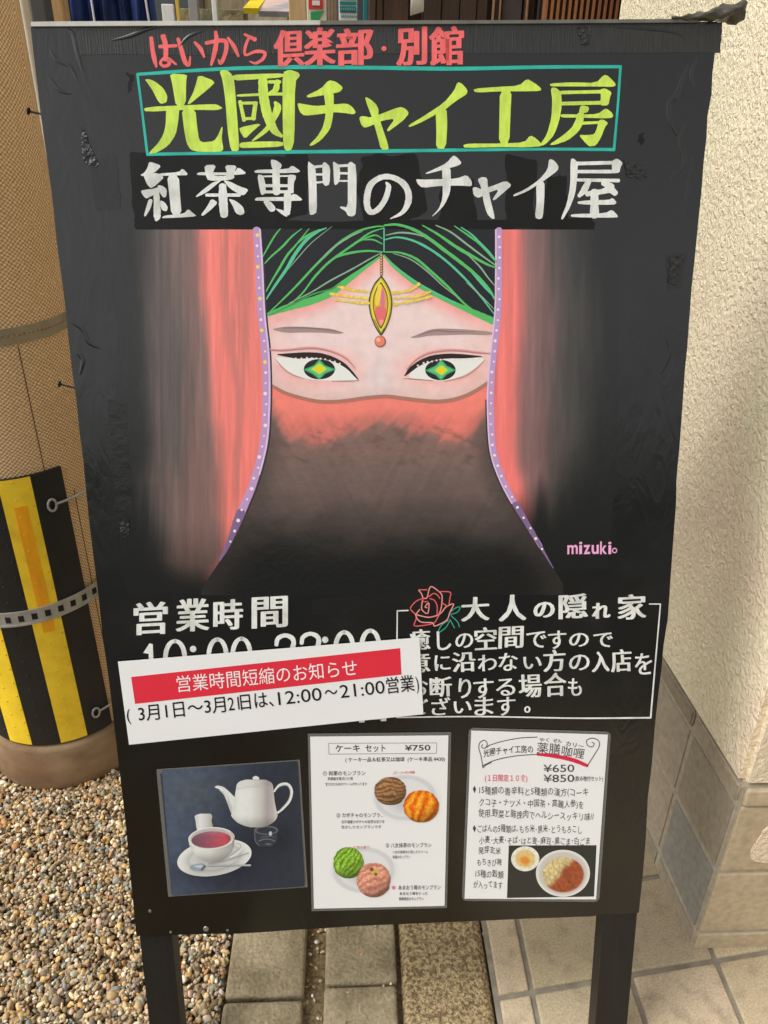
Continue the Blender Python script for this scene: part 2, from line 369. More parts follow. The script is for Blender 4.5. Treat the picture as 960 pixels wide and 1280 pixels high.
sm = chaikin(chaikin(sm)); MB().prism([(x, .8935, z) for x, z in sm], (0, .004, 0)).build('cement_smear', STUC, wall)

# ---- the round pillar at the left
def cyl_patch(mb, r, a0, a1, z0, z1, th=.003, n=40, slope=0.0, c=None, nz=1):
    A = np.radians(np.linspace(a0, a1, n)); V = []
    for rr in (r, r + th):
        for z in np.linspace(0, 1, nz + 1):
            for a in A: V.append((PC[0] + rr*math.cos(a), PC[1] + rr*math.sin(a), z0 + (z1-z0)*z + slope*math.degrees(a - A[0])))
    k = n*(nz+1); f = []
    for i in range(nz):
        for j in range(n-1):
            p = i*n + j; f += [(p+1, p, p+n, p+n+1), (k+p, k+p+1, k+p+n+1, k+p+n)]
    t = nz*n
    for j in range(n-1): f += [(j, j+1, k+j+1, k+j), (t+j+1, t+j, k+t+j, k+t+j+1)]
    for i in range(nz): f += [(i*n, k+i*n, k+(i+1)*n, (i+1)*n), (i*n+n-1, (i+1)*n+n-1, k+(i+1)*n+n-1, k+i*n+n-1)]
    mb.add(V, f, c); return mb
pillar = thing('pillar', 'round pillar clad in small tan mosaic on a brown concrete base', 'pillar', loc=(PC[0], PC[1], 0))
n = 96; V, Fc, UV = [], [], []
zz = np.linspace(.10, 3.3, 24)
for z in zz:
    for k in range(n + 1): a = 2*math.pi*k/n; V.append((PC[0] + .172*math.cos(a), PC[1] + .172*math.sin(a), z)); UV.append((a*.172, z))
Fc = [(i*(n+1)+k, i*(n+1)+k+1, (i+1)*(n+1)+k+1, (i+1)*(n+1)+k) for i in range(len(zz)-1) for k in range(n)]
MOS = bpy.data.materials.new('mosaic'); MOS.use_nodes = True; t = MOS.node_tree; N = t.nodes.new; L = t.links.new; b = t.nodes['Principled BSDF']
b.inputs['Roughness'].default_value = .6; b.inputs['Specular IOR Level'].default_value = .35
uv = N('ShaderNodeUVMap'); uv.uv_map = 'wrap'; tcx = N('ShaderNodeTexCoord')
wob = N('ShaderNodeTexNoise'); wob.inputs['Scale'].default_value = 60; L(tcx.outputs['Object'], wob.inputs['Vector'])
wv = N('ShaderNodeVectorMath'); wv.operation = 'SCALE'; wv.inputs['Scale'].default_value = .0042; L(wob.outputs['Color'], wv.inputs[0])
ad = N('ShaderNodeVectorMath'); ad.operation = 'ADD'; L(uv.outputs[0], ad.inputs[0]); L(wv.outputs[0], ad.inputs[1])
sx = N('ShaderNodeSeparateXYZ'); L(ad.outputs[0], sx.inputs[0])
def cosw(out, p):
    a = N('ShaderNodeMath'); a.operation = 'MULTIPLY'; a.inputs[1].default_value = 2*math.pi/p; L(out, a.inputs[0])
    c = N('ShaderNodeMath'); c.operation = 'COSINE'; L(a.outputs[0], c.inputs[0]); return c.outputs[0]
mu = N('ShaderNodeMath'); mu.operation = 'MULTIPLY'; L(cosw(sx.outputs[0], .0092), mu.inputs[0]); L(cosw(sx.outputs[1], .0078), mu.inputs[1])
mr = N('ShaderNodeMapRange'); mr.inputs[1].default_value = -.55; mr.inputs[2].default_value = .6; L(mu.outputs[0], mr.inputs[0])
big = N('ShaderNodeTexNoise'); big.inputs['Scale'].default_value = 5; L(tcx.outputs['Object'], big.inputs['Vector'])
m1 = N('ShaderNodeMix'); m1.data_type = 'RGBA'; L(mr.outputs[0], m1.inputs[0]); m1.inputs[6].default_value = (*lin((204, 152, 96)), 1); m1.inputs[7].default_value = (*lin((255, 228, 184)), 1)
m2 = N('ShaderNodeMix'); m2.data_type = 'RGBA'; m2.blend_type = 'MULTIPLY'; m2.inputs[0].default_value = .15; L(m1.outputs[2], m2.inputs[6]); L(big.outputs['Fac'], m2.inputs[7]); L(m2.outputs[2], b.inputs['Base Color'])
bp = N('ShaderNodeBump'); bp.inputs['Distance'].default_value = .0014; L(mr.outputs[0], bp.inputs['Height']); L(bp.outputs[0], b.inputs['Normal'])
o = obj('shaft', V, Fc, MOS, pillar, smooth=True)
ul = o.data.uv_layers.new(name='wrap')
for lp in o.data.loops: ul.data[lp.index].uv = UV[lp.vertex_index]
mb = MB(); pr = [(.186, -.03), (.191, 0), (.192, .06), (.1905, .112), (.186, .121), (.17, .123)]; V = []
for r, z in pr: V += [(PC[0] + r*math.cos(2*math.pi*k/n), PC[1] + r*math.sin(2*math.pi*k/n), z) for k in range(n)]
mb.add(V, [(i*n+k, i*n+(k+1) % n, (i+1)*n+(k+1) % n, (i+1)*n+k) for i in range(len(pr)-1) for k in range(n)])
mb.build('base', mat('stained_concrete', (130, 102, 75), .85, .25, var=.22, vscale=9, vstretch=(1, 1, 2.5), col2=(152, 128, 98), c2scale=7, bump=.001, bscale=120), pillar, smooth=True)
SEAM = mat('seam', (96, 66, 42), .9)
mb = MB(); cyl_patch(mb, .1715, -47.3, -46.8, .80, 1.05, .0012, 3); mb.build('seam', SEAM, pillar)
mb = MB(); cyl_patch(mb, .1715, -29.4, -28.9, .13, .74, .0012, 3); mb.build('seam', SEAM, pillar)
STEEL = mat('galvanised_steel', (176, 175, 168), .38, .5, metal=.45, var=.15, vscale=40, rvar=.1)
PAINTED = mat('painted_band', (150, 138, 114), .5, .4, var=.12, vscale=40)
strap = thing('strap', 'pair of thin grey metal straps round the mosaic pillar, above the striped guard', 'strap', loc=(PC[0], PC[1], 1.05))
for z in (1.0505, 1.0665):
    cyl_patch(mb := MB(), .1725, -200, 20, z - .001, z + .0115, .0025, 80, slope=.00004); mb.build('band', PAINTED, strap, smooth=False)

guard = thing('column_guard', 'black and yellow striped rubber guard strapped round the mosaic pillar', 'column guard', loc=(PC[0], PC[1], .13))
BLK = mat('black_rubber', (26, 26, 24), .5, .5, var=.25, vscale=20, rvar=.12)
YEL = mat('yellow_film', (252, 214, 48), .45, .5, var=.10, vscale=25, col2=(226, 178, 30), c2scale=12, c2lo=.55, c2hi=.75)
ORA = mat('reflective_orange', (250, 172, 20), .35, .5, var=.12, vscale=50, vstretch=(1, 1, .3), bump=.0004, bscale=200)
cyl_patch(mb := MB(), .1722, -225, -37, .128, .802, .007, 90, nz=1); mb.build('rubber_sheet', BLK, guard)
z0s = {0: (.129, .801), 1: (.129, .801), 2: (.129, .801)}
for k in range(3):
    a1 = -57 - 39.2 * k; cyl_patch(mb := MB(), .1790, a1 - 18.6, a1, .1295, .8005, .0008, 14)
    s_ = mb.build('yellow_stripe', YEL, guard)
    cyl_patch(mb := MB(), .1797, a1 - 12.9, a1 - 5.2, .44, .742, .0010, 8); o = mb.build('reflective_strip', ORA, guard)
mb = MB()
for k in range(9):
    for e in (0, 1):
        a = math.radians(-57 - 19.6 * k - (1.6 if e == 0 else 10.5))
        for z in np.arange(.16, .79, .0385):
            z += e * .019; c = Vector((PC[0] + .1795*math.cos(a), PC[1] + .1795*math.sin(a), z)); nr = Vector((math.cos(a), math.sin(a), 0)); tv = Vector((-nr.y, nr.x, 0)); V = []
            for rr, hh in ((.0026, -.0005), (.0020, .0014), (.0008, .0022)): V += [c + nr*hh + (tv*math.cos(q) + Vector((0, 0, 1))*math.sin(q))*rr for q in np.linspace(0, 2*math.pi, 7)[:-1]]
            col = lin((226, 186, 30)) if k % 2 == 0 else lin((30, 30, 28))
            mb.add([v[:] for v in V], [(i*6+j, i*6+(j+1) % 6, (i+1)*6+(j+1) % 6, (i+1)*6+j) for i in range(2) for j in range(6)] + [tuple(range(12, 18))], col)
mb.build('studs', mat('stud', (0, 0, 0), .45, attr=True), guard)['kind'] = 'stuff'
cyl_patch(mb := MB(), .1812, -215, -20, .437, .473, .0014, 90, slope=.00023)
for zz in (.437, .4685): cyl_patch(mb, .1826, -215, -20, zz, zz + .0045, .0012, 90, slope=.00023)
band = mb.build('perforated_band', STEEL, guard)
SLOT = mat('slot', (20, 19, 18), .8)
mb = MB()
for k in range(17):
    a = -30 - 8.3 * k - 3; cyl_patch(mb, .1812, a, a + 3.6, .4475 + .00023*(a + 215), .4625 + .00023*(a + 215), .0018, 5)
mb.build('slot_holes', SLOT, guard)
def hook(z, a0, a1):
    P = lambda a, z: (PC[0] + .183*math.cos(math.radians(a)), PC[1] + .183*math.sin(math.radians(a)), z)
    m = MB(); m.tube([P(a, z) for a in np.linspace(a0 + 2, a1, 8)], .0028, 8)
    m.tube([P(a0 + 2.6*math.cos(q), z + .013*math.sin(q)) for q in np.linspace(0, 2*math.pi, 17)], .0026, 8, cap=False); m.build('hook', STEEL, guard, smooth=True)
hook(.730, -48, -20); hook(.185, -48, -22)

# ---- behind the sign: what shows over its top edge
def upright(name, label, cat, x0, x1, Y, z0, z1, depth, m, group=None, bev=.004):
    a, c = depth_at(x0, 12, Y)[0], depth_at(x1, 12, Y)[0]; z0 = max(z0, -.05)
    r = thing(name, label, cat, loc=((a+c)/2, Y + depth/2, z0), group=group); MB().box(a, c, Y, Y + depth, z0, z1, bev).build('post' if c - a < .2 else 'panel', m, r); return r
PALE = mat('pale_pipe', (206, 198, 180), .5, .4, var=.06, vscale=20)
pipe = thing('downpipe', 'thin pale downpipe beside the mosaic pillar', 'pipe', loc=(-.68, 1.98, 0))
p = depth_at(31, 12, 2.0); MB().tube([(p[0], 2.0, 0), (p[0], 2.0, 3.3)], .0095, 14).build('pipe', PALE, pipe, smooth=True)
for z in (.6, 1.7, 2.8): MB().tube([(p[0], 2.0, z), (p[0], 2.0, z + .02)], .0125, 14).build('collar', PALE, pipe)
upright('steel_post', 'dark grey steel post between the pale downpipe and the tan timber post', 'post', 38, 57, 2.4, -.05, 3.3, .06, mat('dark_steel', (72, 70, 70), .5, .5, metal=.3))
upright('timber_post', 'tan timber post left of the blue curtain', 'post', 58, 79, 2.6, -.05, 3.3, .06, mat('tan_wood', (176, 140, 92), .6, .3, var=.2, vscale=30, vstretch=(4, 4, .3)))
# blue cloth
x0, x1 = depth_at(80, 12, 3.0)[0], depth_at(196, 12, 3.0)[0]
cur = thing('cloth_curtain', 'deep blue cloth curtain hanging in folds left of the shop street', 'curtain', loc=((x0+x1)/2, 3.0, .9))
nx, nz = 90, 14; V = []
for i in range(nz):
    z = .9 + 1.4 * i / (nz - 1)
    for j in range(nx): u = j / (nx - 1); V.append((x0 + (x1-x0)*u + .006*math.sin(z*9 + u*20), 3.0 + .022*math.sin(u*38 + .5*math.sin(z*3)) + .01*math.sin(u*91), z))
o = obj('cloth', V, [(i*nx+j, i*nx+j+1, (i+1)*nx+j+1, (i+1)*nx+j) for i in range(nz-1) for j in range(nx-1)], mat('indigo', (52, 70, 122), .85, .2, var=.35, vscale=12, vstretch=(6, 6, .6), col2=(30, 36, 62), c2scale=5), cur, smooth=True)
sd_ = o.modifiers.new('thickness', 'SOLIDIFY'); sd_.thickness = .003
MB().tube([(x0 - .03, 3.0, 2.31), (x1 + .03, 3.0, 2.31)], .012, 12).build('rail', mat('rail', (60, 50, 40), .6), cur, smooth=True)
m = MB(); q0, q1 = depth_at(116, 12, 2.955)[0], depth_at(184, 12, 2.955)[0]
m.tube([(q0 - .01, 2.955, 2.3), (q0, 2.955, 1.7), (q0 + .01, 2.955, .95)], .0035, 8); m.tube([(q1 - .03, 2.955, 2.3), (q1, 2.955, 1.7), (q1 + .05, 2.955, .95)], .0035, 8)
m.build('cord', mat('cord', (205, 205, 210), .7), cur, smooth=True)
# across the street
BRK = mat('far_wall', (150, 134, 106), .9, .2, var=.25, vscale=3, vstretch=(2, 2, .6), col2=(178, 162, 130), c2scale=2.5, bump=.01, bscale=20)
far = thing('shop_building', 'weathered beige shop front across the street behind the sign', 'building', loc=(0, 9.3, -.05))
MB().box(-8, 9, 9.0, 9.4, -.05, 5.2).build('wall', BRK, far)
for k in range(7):
    wn_ = MB().box(-6.6 + 2*k, -5.4 + 2*k, 8.96, 9.02, 1.1, 2.5, .01).build('window', mat('window_frame', (92, 74, 56), .6) if k == 0 else bpy.data.materials['window_frame'], far)
    ROOT[wn_] = ROOT[far]; MB().box(-6.52 + 2*k, -5.48 + 2*k, 8.945, 8.965, 1.18, 2.42).build('pane', mat('shop_glass', (70, 74, 74), .12, .6) if k == 0 else bpy.data.materials['shop_glass'], wn_)
MB().box(-8.1, 9.1, 8.5, 9.5, 5.2, 5.4, .02).build('roof', mat('roof', (80, 76, 72), .7), far)
def small(name, label, cat, x0, x1, y0, y1, Y, depth, m, group=None):
    a, c = depth_at(x0, y0, Y), depth_at(x1, y1, Y); r = thing(name, label, cat, loc=((a[0]+c[0])/2, Y, c[2]), group=group); return r, a, c
WHT = mat('white_board', (226, 224, 214), .6, .3, var=.05); GRY = mat('grey_post', (150, 146, 138), .7, .3, var=.1)
upright('notice_stand', 'narrow white notice panel standing right of the blue curtain', 'notice', 202, 217, 5.0, .9, 1.90, .03, WHT)
upright('bollard_pole', 'slim yellow pole right of the white notice panel', 'pole', 220, 224, 5.0, -.05, 2.6, .02, mat('yellow_pole', (214, 178, 60), .5), bev=.002)
upright('concrete_post', 'broad grey concrete post in the middle of the far street', 'post', 236, 247, 6.0, -.05, 2.6, .08, GRY, group='concrete posts across the street')
upright('concrete_post', 'slender pale concrete post nearest the yellow awning', 'post', 265, 271, 6.4, -.05, 2.5, .06, WHT, group='concrete posts across the street')
upright('planter_wall', 'low olive grey stone planter wall across the street', 'wall', 222, 304, 6.6, -.05, 2.02, .3, mat('stone_wall', (146, 132, 96), .9, .2, var=.3, vscale=14, col2=(112, 108, 82), c2scale=9, bump=.01, bscale=30))
aw = thing('awning', 'yellow and faded pink awning over the brown shop arch', 'awning', loc=(-1.0, 6.2, 1.8))
a, c = depth_at(303, 0, 6.0)[0], depth_at(322, 0, 6.0)[0]; e = depth_at(362, 0, 6.0)[0]; zt = depth_at(310, -16, 6.0)[2]; zb = depth_at(310, 10, 6.0)[2]; zc = depth_at(340, 14, 6.0)[2]
MB().prism([(a, 6.0, zb), (a, 6.6, zt), (a, 6.6, zt - .03), (a, 6.02, zb - .03)], (c - a, 0, 0)).build('yellow_canvas', mat('yellow_canvas', (236, 206, 30), .7), aw)
MB().prism([(c + .002, 6.0, zc), (c + .002, 6.6, zt), (c + .002, 6.6, zt - .03), (c + .002, 6.02, zc - .03)], (e - c, 0, 0)).build('pink_canvas', mat('pink_canvas', (206, 178, 164), .7, var=.15, vscale=8, col2=(150, 146, 148), c2scale=3), aw)
upright('arch_panel', 'brown timber panel under the pink awning', 'panel', 324, 360, 6.5, .0, 1.92, .05, mat('brown_panel', (120, 86, 58), .7, var=.3, vscale=9, vstretch=(8, 1, 1)))
upright('timber_column', 'pale tan timber column left of the posters', 'column', 361, 383, 4.6, -.05, 3.0, .1, mat('light_wood', (196, 160, 112), .6, var=.12, vscale=20, vstretch=(4, 4, .3)))
pst = thing('poster_panel', 'cream poster panel with a red square over a green wedge', 'poster', loc=(-.3, 4.22, 1.2))
X = lambda x, Y: depth_at(x, 12, Y)[0]; Zy = lambda y, Y: depth_at(400, y, Y)[2]
MB().box(X(383.5, 4.2), X(421, 4.2), 4.2, 4.23, 1.1, 2.6, .003).build('panel', mat('cream_panel', (222, 214, 188), .6, var=.06), pst)
MB().box(X(386, 4.2), X(404, 4.2), 4.196, 4.20, Zy(11.5, 4.2), 2.2).build('red_square', mat('poster_red', (214, 48, 44), .5), pst)
MB().box(X(390.5, 4.2), X(400, 4.2), 4.193, 4.196, Zy(7, 4.2), Zy(1, 4.2)).build('white_mark', WHT, pst)
MB().prism([(X(388, 4.2), 4.196, Zy(15, 4.2)), (X(405, 4.2), 4.196, Zy(13, 4.2)), (X(389, 4.2), 4.196, Zy(40, 4.2))], (0, .004, 0)).build('green_wedge', mat('poster_green', (52, 150, 82), .5), pst)
m = MB()
for x in (408, 412, 416, 419.5): m.box(X(x, 4.2), X(x + 1.5, 4.2), 4.192, 4.2, 1.2, 2.5)
m.build('brown_stripes', mat('poster_brown', (128, 92, 60), .6), pst)
ts = thing('teal_sign', 'teal sign with white lines of writing beside the dark timber wall', 'sign', loc=(-.2, 4.02, 1.3))
TEA = mat('sign_teal', (24, 124, 122), .5)
MB().box(X(423.5, 4.0), X(446.5, 4.0), 4.0, 4.025, 1.2, 2.5, .003).build('panel', WHT, ts)
m = MB()
for ya, yb in ((-6, -1), (1.2, 5.2), (7, 15)): m.box(X(424.5, 4.0), X(445.5, 4.0), 3.996, 4.0, Zy(yb, 4.0), Zy(ya, 4.0))
m.build('teal_bands', TEA, ts)
m = MB()
for x in np.arange(426, 445, 2.7): m.box(X(x, 4.0), X(x + 1.4, 4.0), 3.993, 3.996, Zy(12.4, 4.0), Zy(9.6, 4.0)); m.box(X(x, 4.0), X(x + 1.7, 4.0), 3.996, 4.0, Zy(20.5, 4.0), Zy(18, 4.0))
m.build('writing', mat('sign_write', (120, 160, 150), .6), ts)
upright('sign_pole', 'thin teal pole at the edge of the dark timber wall', 'pole', 454, 459, 3.6, -.05, 2.8, .02, TEA, bev=.002)
dw = thing('timber_wall', 'dark brown timber wall behind the sign, left of the lattice', 'wall', loc=(.1, 2.4, 0))
DK = mat('dark_timber', (62, 44, 28), .55, .4, var=.3, vscale=14, vstretch=(10, 10, .5), col2=(84, 52, 30), c2scale=3)
m = MB(); xa = X(461, 2.4); xb = X(684, 2.4); xe = [461, 470, 479, 512, 530, 552, 575, 596, 610, 617, 628, 655, 668, 684]
for i in range(len(xe) - 1):
    dd = [0, .01, .02, .05, 0, .004, .0, .003, .03, .0, .025, .0, .04][i]; m.box(X(xe[i], 2.4) + .001, X(xe[i+1], 2.4) - .001, 2.4 + dd, 2.47, -.05, 3.3, .002)
m.build('boards', DK, dw)
MB().box(X(629.5, 2.4), X(653.5, 2.4), 2.418, 2.426, -.05, 3.3).build('grey_panel', mat('grey_panel', (104, 92, 82), .6, var=.12), dw)
m = MB()
for x in (615, 623, 657): m.box(X(x, 2.4), X(x + 2.2, 2.4), 2.385, 2.402, -.05, 3.3, .001)
m.build('batten', mat('batten', (150, 112, 78), .6, var=.15), dw)
hp = thing('paper_hanging', 'small pale paper sheet hanging on the dark timber wall', 'paper', loc=(X(520, 2.38), 2.38, Zy(16, 2.38)))
m = MB(); V = []
for i in range(8):
    for j in range(6): V.append((X(513, 2.38) + (X(529, 2.38) - X(513, 2.38))*j/5, 2.385 - .006*math.sin(i*.8) - .003*j, Zy(17 - j, 2.38) + .05*i))
m.add(V, [(i*6+j, i*6+j+1, (i+1)*6+j+1, (i+1)*6+j) for i in range(7) for j in range(5)]); o = m.build('sheet', mat('pale_paper', (214, 208, 196), .8), hp, smooth=True); sd_ = o.modifiers.new('thickness', 'SOLIDIFY'); sd_.thickness = .002
la = thing('lattice_screen', 'brown wooden lattice of upright slats beside the stucco wall', 'lattice', loc=(.5, 2.15, 0))
SL = mat('slat_wood', (136, 88, 52), .5, .4, var=.2, vscale=20, vstretch=(8, 8, .4)); m = MB()
for x in np.arange(681, 792, 7.4): m.box(X(x, 2.15), X(x + 3.6, 2.15), 2.15, 2.18, .1, 3.2, .001)
m.build('slats', SL, la)
for z0, z1 in ((.04, .1), (3.2, 3.26)): MB().box(X(678, 2.15), X(796, 2.15), 2.145, 2.19, z0, z1).build('rail', DK, la)
MB().box(X(676, 2.22), X(800, 2.22), 2.24, 2.26, -.05, 3.3).build('backing', mat('backing', (34, 22, 16), .8), la)
# ================================================================== THE SIGN BOARD
def board_frame(px=None, u=None, v=None, d=0.0):
    if px is not None: o = B([px], d)[0]
    else: o = board(u, v, d)
    M = Matrix.Identity(4)
    for i in range(3): M[i][0], M[i][1], M[i][2], M[i][3] = R1[i], -R2[i], RN[i], o[i]
    return M
VF = (TL[2]) / -R2[2]                                  # where the face plane meets the ground
sign = thing('sign_board', 'tall black hand-painted chai shop sign board with veiled face, leaning back on black legs', 'sign board', M=board_frame(u=BW/2, v=VF))
SKIN = mat('black_board', (7, 8, 5), .21, .72, var=.16, vscale=7, vstretch=(1.2, .7, 1), bump=.0011, bscale=7, bdetail=5, rvar=.10)
def board_relief(m):                                   # sheet wrinkles towards the edges, scuffs
    t = m.node_tree; N = t.nodes.new; L = t.links.new; b = t.nodes['Principled BSDF']
    tc = N('ShaderNodeTexCoord'); s = N('ShaderNodeSeparateXYZ'); L(tc.outputs['Object'], s.inputs[0])
    ab = N('ShaderNodeMath'); ab.operation = 'ABSOLUTE'; L(s.outputs[0], ab.inputs[0])
    e = N('ShaderNodeMapRange'); e.inputs[1].default_value = .25; e.inputs[2].default_value = .40; L(ab.outputs[0], e.inputs[0])
    mp = N('ShaderNodeMapping'); mp.inputs['Scale'].default_value = (26, 9, 10); mp.inputs['Rotation'].default_value = (0, 0, .25); L(tc.outputs['Object'], mp.inputs[0])
    n = N('ShaderNodeTexNoise'); n.inputs['Scale'].default_value = 1; n.inputs['Detail'].default_value = 5; n.inputs['Distortion'].default_value = 1.6; L(mp.outputs[0], n.inputs['Vector'])
    rg = N('ShaderNodeMath'); rg.operation = 'SUBTRACT'; rg.inputs[1].default_value = .5; L(n.outputs['Fac'], rg.inputs[0])
    rb = N('ShaderNodeMath'); rb.operation = 'ABSOLUTE'; L(rg.outputs[0], rb.inputs[0])
    mu = N('ShaderNodeMath'); mu.operation = 'MULTIPLY'; L(rb.outputs[0], mu.inputs[0]); L(e.outputs[0], mu.inputs[1])
    bp = N('ShaderNodeBump'); bp.inputs['Distance'].default_value = .0013; L(mu.outputs[0], bp.inputs['Height'])
    old = b.inputs['Normal'].links[0].from_node; L(old.outputs[0], bp.inputs['Normal']); L(bp.outputs[0], b.inputs['Normal'])
board_relief(SKIN)
BLKW = mat('black_wood', (24, 22, 19), .5, .4, var=.25, vscale=18, vstretch=(3, .4, 3), bump=.0008, bscale=90)
def slab_px(poly, d0, d1, name, m, parent=sign, label=None):
    p = np.asarray(poly, float); n = len(p); V = np.r_[B(p, d1), B(p, d0)]
    f = [tuple(range(n))[::-1], tuple(range(n, 2*n))] + [(i, (i+1) % n, n + (i+1) % n, n + i) for i in range(n)]
    return obj(name, V, f, m, parent, label=label)
def densify(poly, k=14, amp=.7, seed=2):
    g = np.random.default_rng(seed); out = []
    for i in range(len(poly)):
        a, c = np.array(poly[i], float), np.array(poly[(i+1) % len(poly)], float)
        for t in np.linspace(0, 1, k, endpoint=False): out.append(a*(1-t) + c*t + (g.normal(0, amp, 2) if t > 0 else 0))
    return out
edge = [(38, 33), (470, 30), (897, 27), (894, 64), (880, 200), (862, 400), (850, 560), (838, 740), (820, 905), (800, 1141), (700, 1147), (480, 1156), (300, 1167), (172, 1170), (149, 950), (117, 690), (96, 500), (71, 300)]
slab_px(densify(edge, 5, .6), -.030, 0, 'panel', SKIN)
# cover strip, lip and loose film along the top
TAPE = mat('black_tape', (38, 38, 35), .34, .5, var=.2, vscale=60, vstretch=(6, .4, 1), bump=.0010, bscale=95, bdetail=3, rvar=.08)
TAPE.node_tree.nodes['Principled BSDF'].inputs['Roughness'].default_value = .34
slab_px(densify([(95, 34), (480, 31), (903, 28), (900, 66), (480, 67), (97, 69)], 9, .5, 4), -.001, .0005, 'top_strip', TAPE)
slab_px([(40, 34), (40, 28.5), (66, 28), (400, 26.6), (400, 32)], -.02, .0034, 'top_lip', mat('lip_white', (196, 194, 184), .5, .4, var=.15, vscale=30))
slab_px([(401, 32), (401, 26.8), (640, 26.4), (872, 24.6), (872, 29)], -.02, .0034, 'top_lip', mat('lip_grey', (104, 102, 94), .5, .4, var=.25, vscale=30))
FILM = mat('crumpled_film', (70, 66, 56), .32, .6, var=.3, vscale=40)
V = []; nu, nv = 22, 12
for i in range(nu):
    t = i / (nu - 1); cx = 838 + 84*t; cy = 23.5 - 10*t**2 + (2.5 if t > .9 else 0); rr = 1.3 + 11.5*t**1.35 + .8*math.sin(i*1.7)
    for j in range(nv):
        a = 2*math.pi*j/nv; k = rr*(1 + .28*math.sin(3*a + i*.8)); pq = (cx + .35*k*math.cos(a)*t, cy + k*math.sin(a))
        V.append(B([pq], .004 + .0011*k*math.cos(a))[0])
obj('loose_film', V, [(i*nv+j, i*nv+(j+1) % nv, (i+1)*nv+(j+1) % nv, (i+1)*nv+j) for i in range(nu-1) for j in range(nv)], FILM, sign, smooth=True)
# legs in the plane of the face, props behind
for x0, x1, xb0, xb1 in ((173, 213.5, 186, 226), (757, 799, 751, 784)):
    q = [(x0, 1150), (x1, 1146)]; pa, pb = B(q)
    ua, ub = (pa - TL) @ R1, (pb - TL) @ R1; va = (pa - TL) @ R2
    P = [board(ua, va - .12, -.004), board(ub, va - .12, -.004), board(ub - .001, VF + .006, -.004), board(ua - .001, VF + .006, -.004)]
    for i in (2, 3): P[i] = P[i] + R2 * (-P[i][2] / R2[2]) * 1.0
    MB().prism(P, -RN * .034).build('leg', BLKW, sign)
for u in (.06, BW - .1):
    a = board(u, .16, -.06); f = np.array([a[0], a[1] + .62, 0.0]); m = MB(); P = [a, a + R1*.035, f + R1*.035, f]
    m.prism(P, (0, .03, 0)); m.build('rear_leg', BLKW, sign)
MB().prism([board(.05, .10, -.031), board(BW - .05, .10, -.031), board(BW - .05, .16, -.031), board(.05, .16, -.031)], -RN*.03).build('back_rail', BLKW, sign)
# nails sticking out of the left edge, screws along the bottom
for a, c in (((33, 137), (54, 142)), ((73, 481), (96, 487))):
    pa, pc = B([a, c], -.008); m = MB(); m.tube([pc, pa], .0013, 8); d = unit(pa - pc); m.tube([pa, pa + d*.0014], .0042, 12); m.build('nail', mat('dark_nail', (40, 36, 36), .45, .5, metal=.5) if 'dark_nail' not in bpy.data.materials else bpy.data.materials['dark_nail'], sign, smooth=False)
SCR = mat('screw_head', (170, 168, 160), .35, .5, metal=.8)
for x, y, r in ((189, 1138.5, .0026), (215, 1169, .0022), (259, 1165, .0048), (286, 1166.5, .002)):
    c = B([(x, y if y < 1160 else y - 4)], 0)[0]; m = MB()
    ring = lambda rr, h: [(c + RN*h + (R1*math.cos(a) + R2*math.sin(a))*rr)[:] for a in np.linspace(0, 2*math.pi, 13)[:-1]]
    m.add(ring(r, .0001) + ring(r*.9, .0012) + ring(r*.3, .0014) + ring(r*.24, .0006), [(i*12+j, i*12+(j+1) % 12, (i+1)*12+(j+1) % 12, (i+1)*12+j) for i in range(3) for j in range(12)] + [tuple(range(36, 48))]); m.build('screw', SCR, sign)

# older repairs: tape patches and fresh black paint round the writing
MATTE = mat('fresh_black_paint', (17, 17, 16), .62, .3, var=.3, vscale=25, bump=.0004, bscale=60)
def blob(pts, seed): 
    k = Ink(.0002 + seed*1e-5); k.P(*densify(pts, 6, 1.6, seed), smooth=1); k.build('repainted_patch', MATTE, sign)
blob([(162, 189), (250, 194), (340, 196), (384, 192), (385, 268), (330, 284), (240, 288), (168, 286)], 1)
blob([(452, 196), (520, 192), (535, 262), (510, 280), (455, 276), (447, 230)], 2)
blob([(555, 225), (592, 222), (596, 280), (548, 284)], 3)
blob([(632, 192), (672, 200), (668, 282), (634, 284)], 4)
blob([(684, 222), (708, 218), (712, 282), (680, 286)], 5)
blob([(390, 748), (445, 742), (470, 752), (420, 772), (392, 768)], 6)
blob([(168, 272), (400, 277), (560, 276), (742, 272), (744, 287), (560, 288), (330, 287), (170, 288)], 7)
blob([(160, 90), (167, 92), (165, 112), (161, 116)], 8); blob([(798, 168), (806, 166), (806, 178), (800, 182)], 9)
TAPE2 = mat('tape_patch', (16, 17, 13), .24, .62, var=.15, vscale=30, bump=.0008, bscale=55, bdetail=5)
for j, q in enumerate(([(112, 200), (146, 196), (152, 262), (120, 262)], [(832, 318), (858, 316), (852, 360), (836, 362)], [(135, 500), (158, 496), (166, 640), (146, 646)])):
    slab_px(densify(q, 8, .5, 20 + j), .0001, .0005, 'tape_patch', TAPE2)
CRK = mat('torn_film', (20, 20, 19), .3, .6, var=.4, vscale=200, bump=.004, bscale=150)
for j, q in enumerate(([(101, 160), (106, 163), (112, 180), (125, 206), (119, 209), (105, 204)], [(836, 322), (856, 318), (850, 334), (845, 356), (836, 354)], [(150, 650), (162, 648), (163, 668), (152, 672)], [(780, 200), (806, 208), (808, 222), (784, 222)], [(722, 34), (738, 33), (736, 54), (726, 56)])):
    slab_px(densify(q, 8, .8, 40 + j), .0004, .0016, 'torn_spot', CRK)

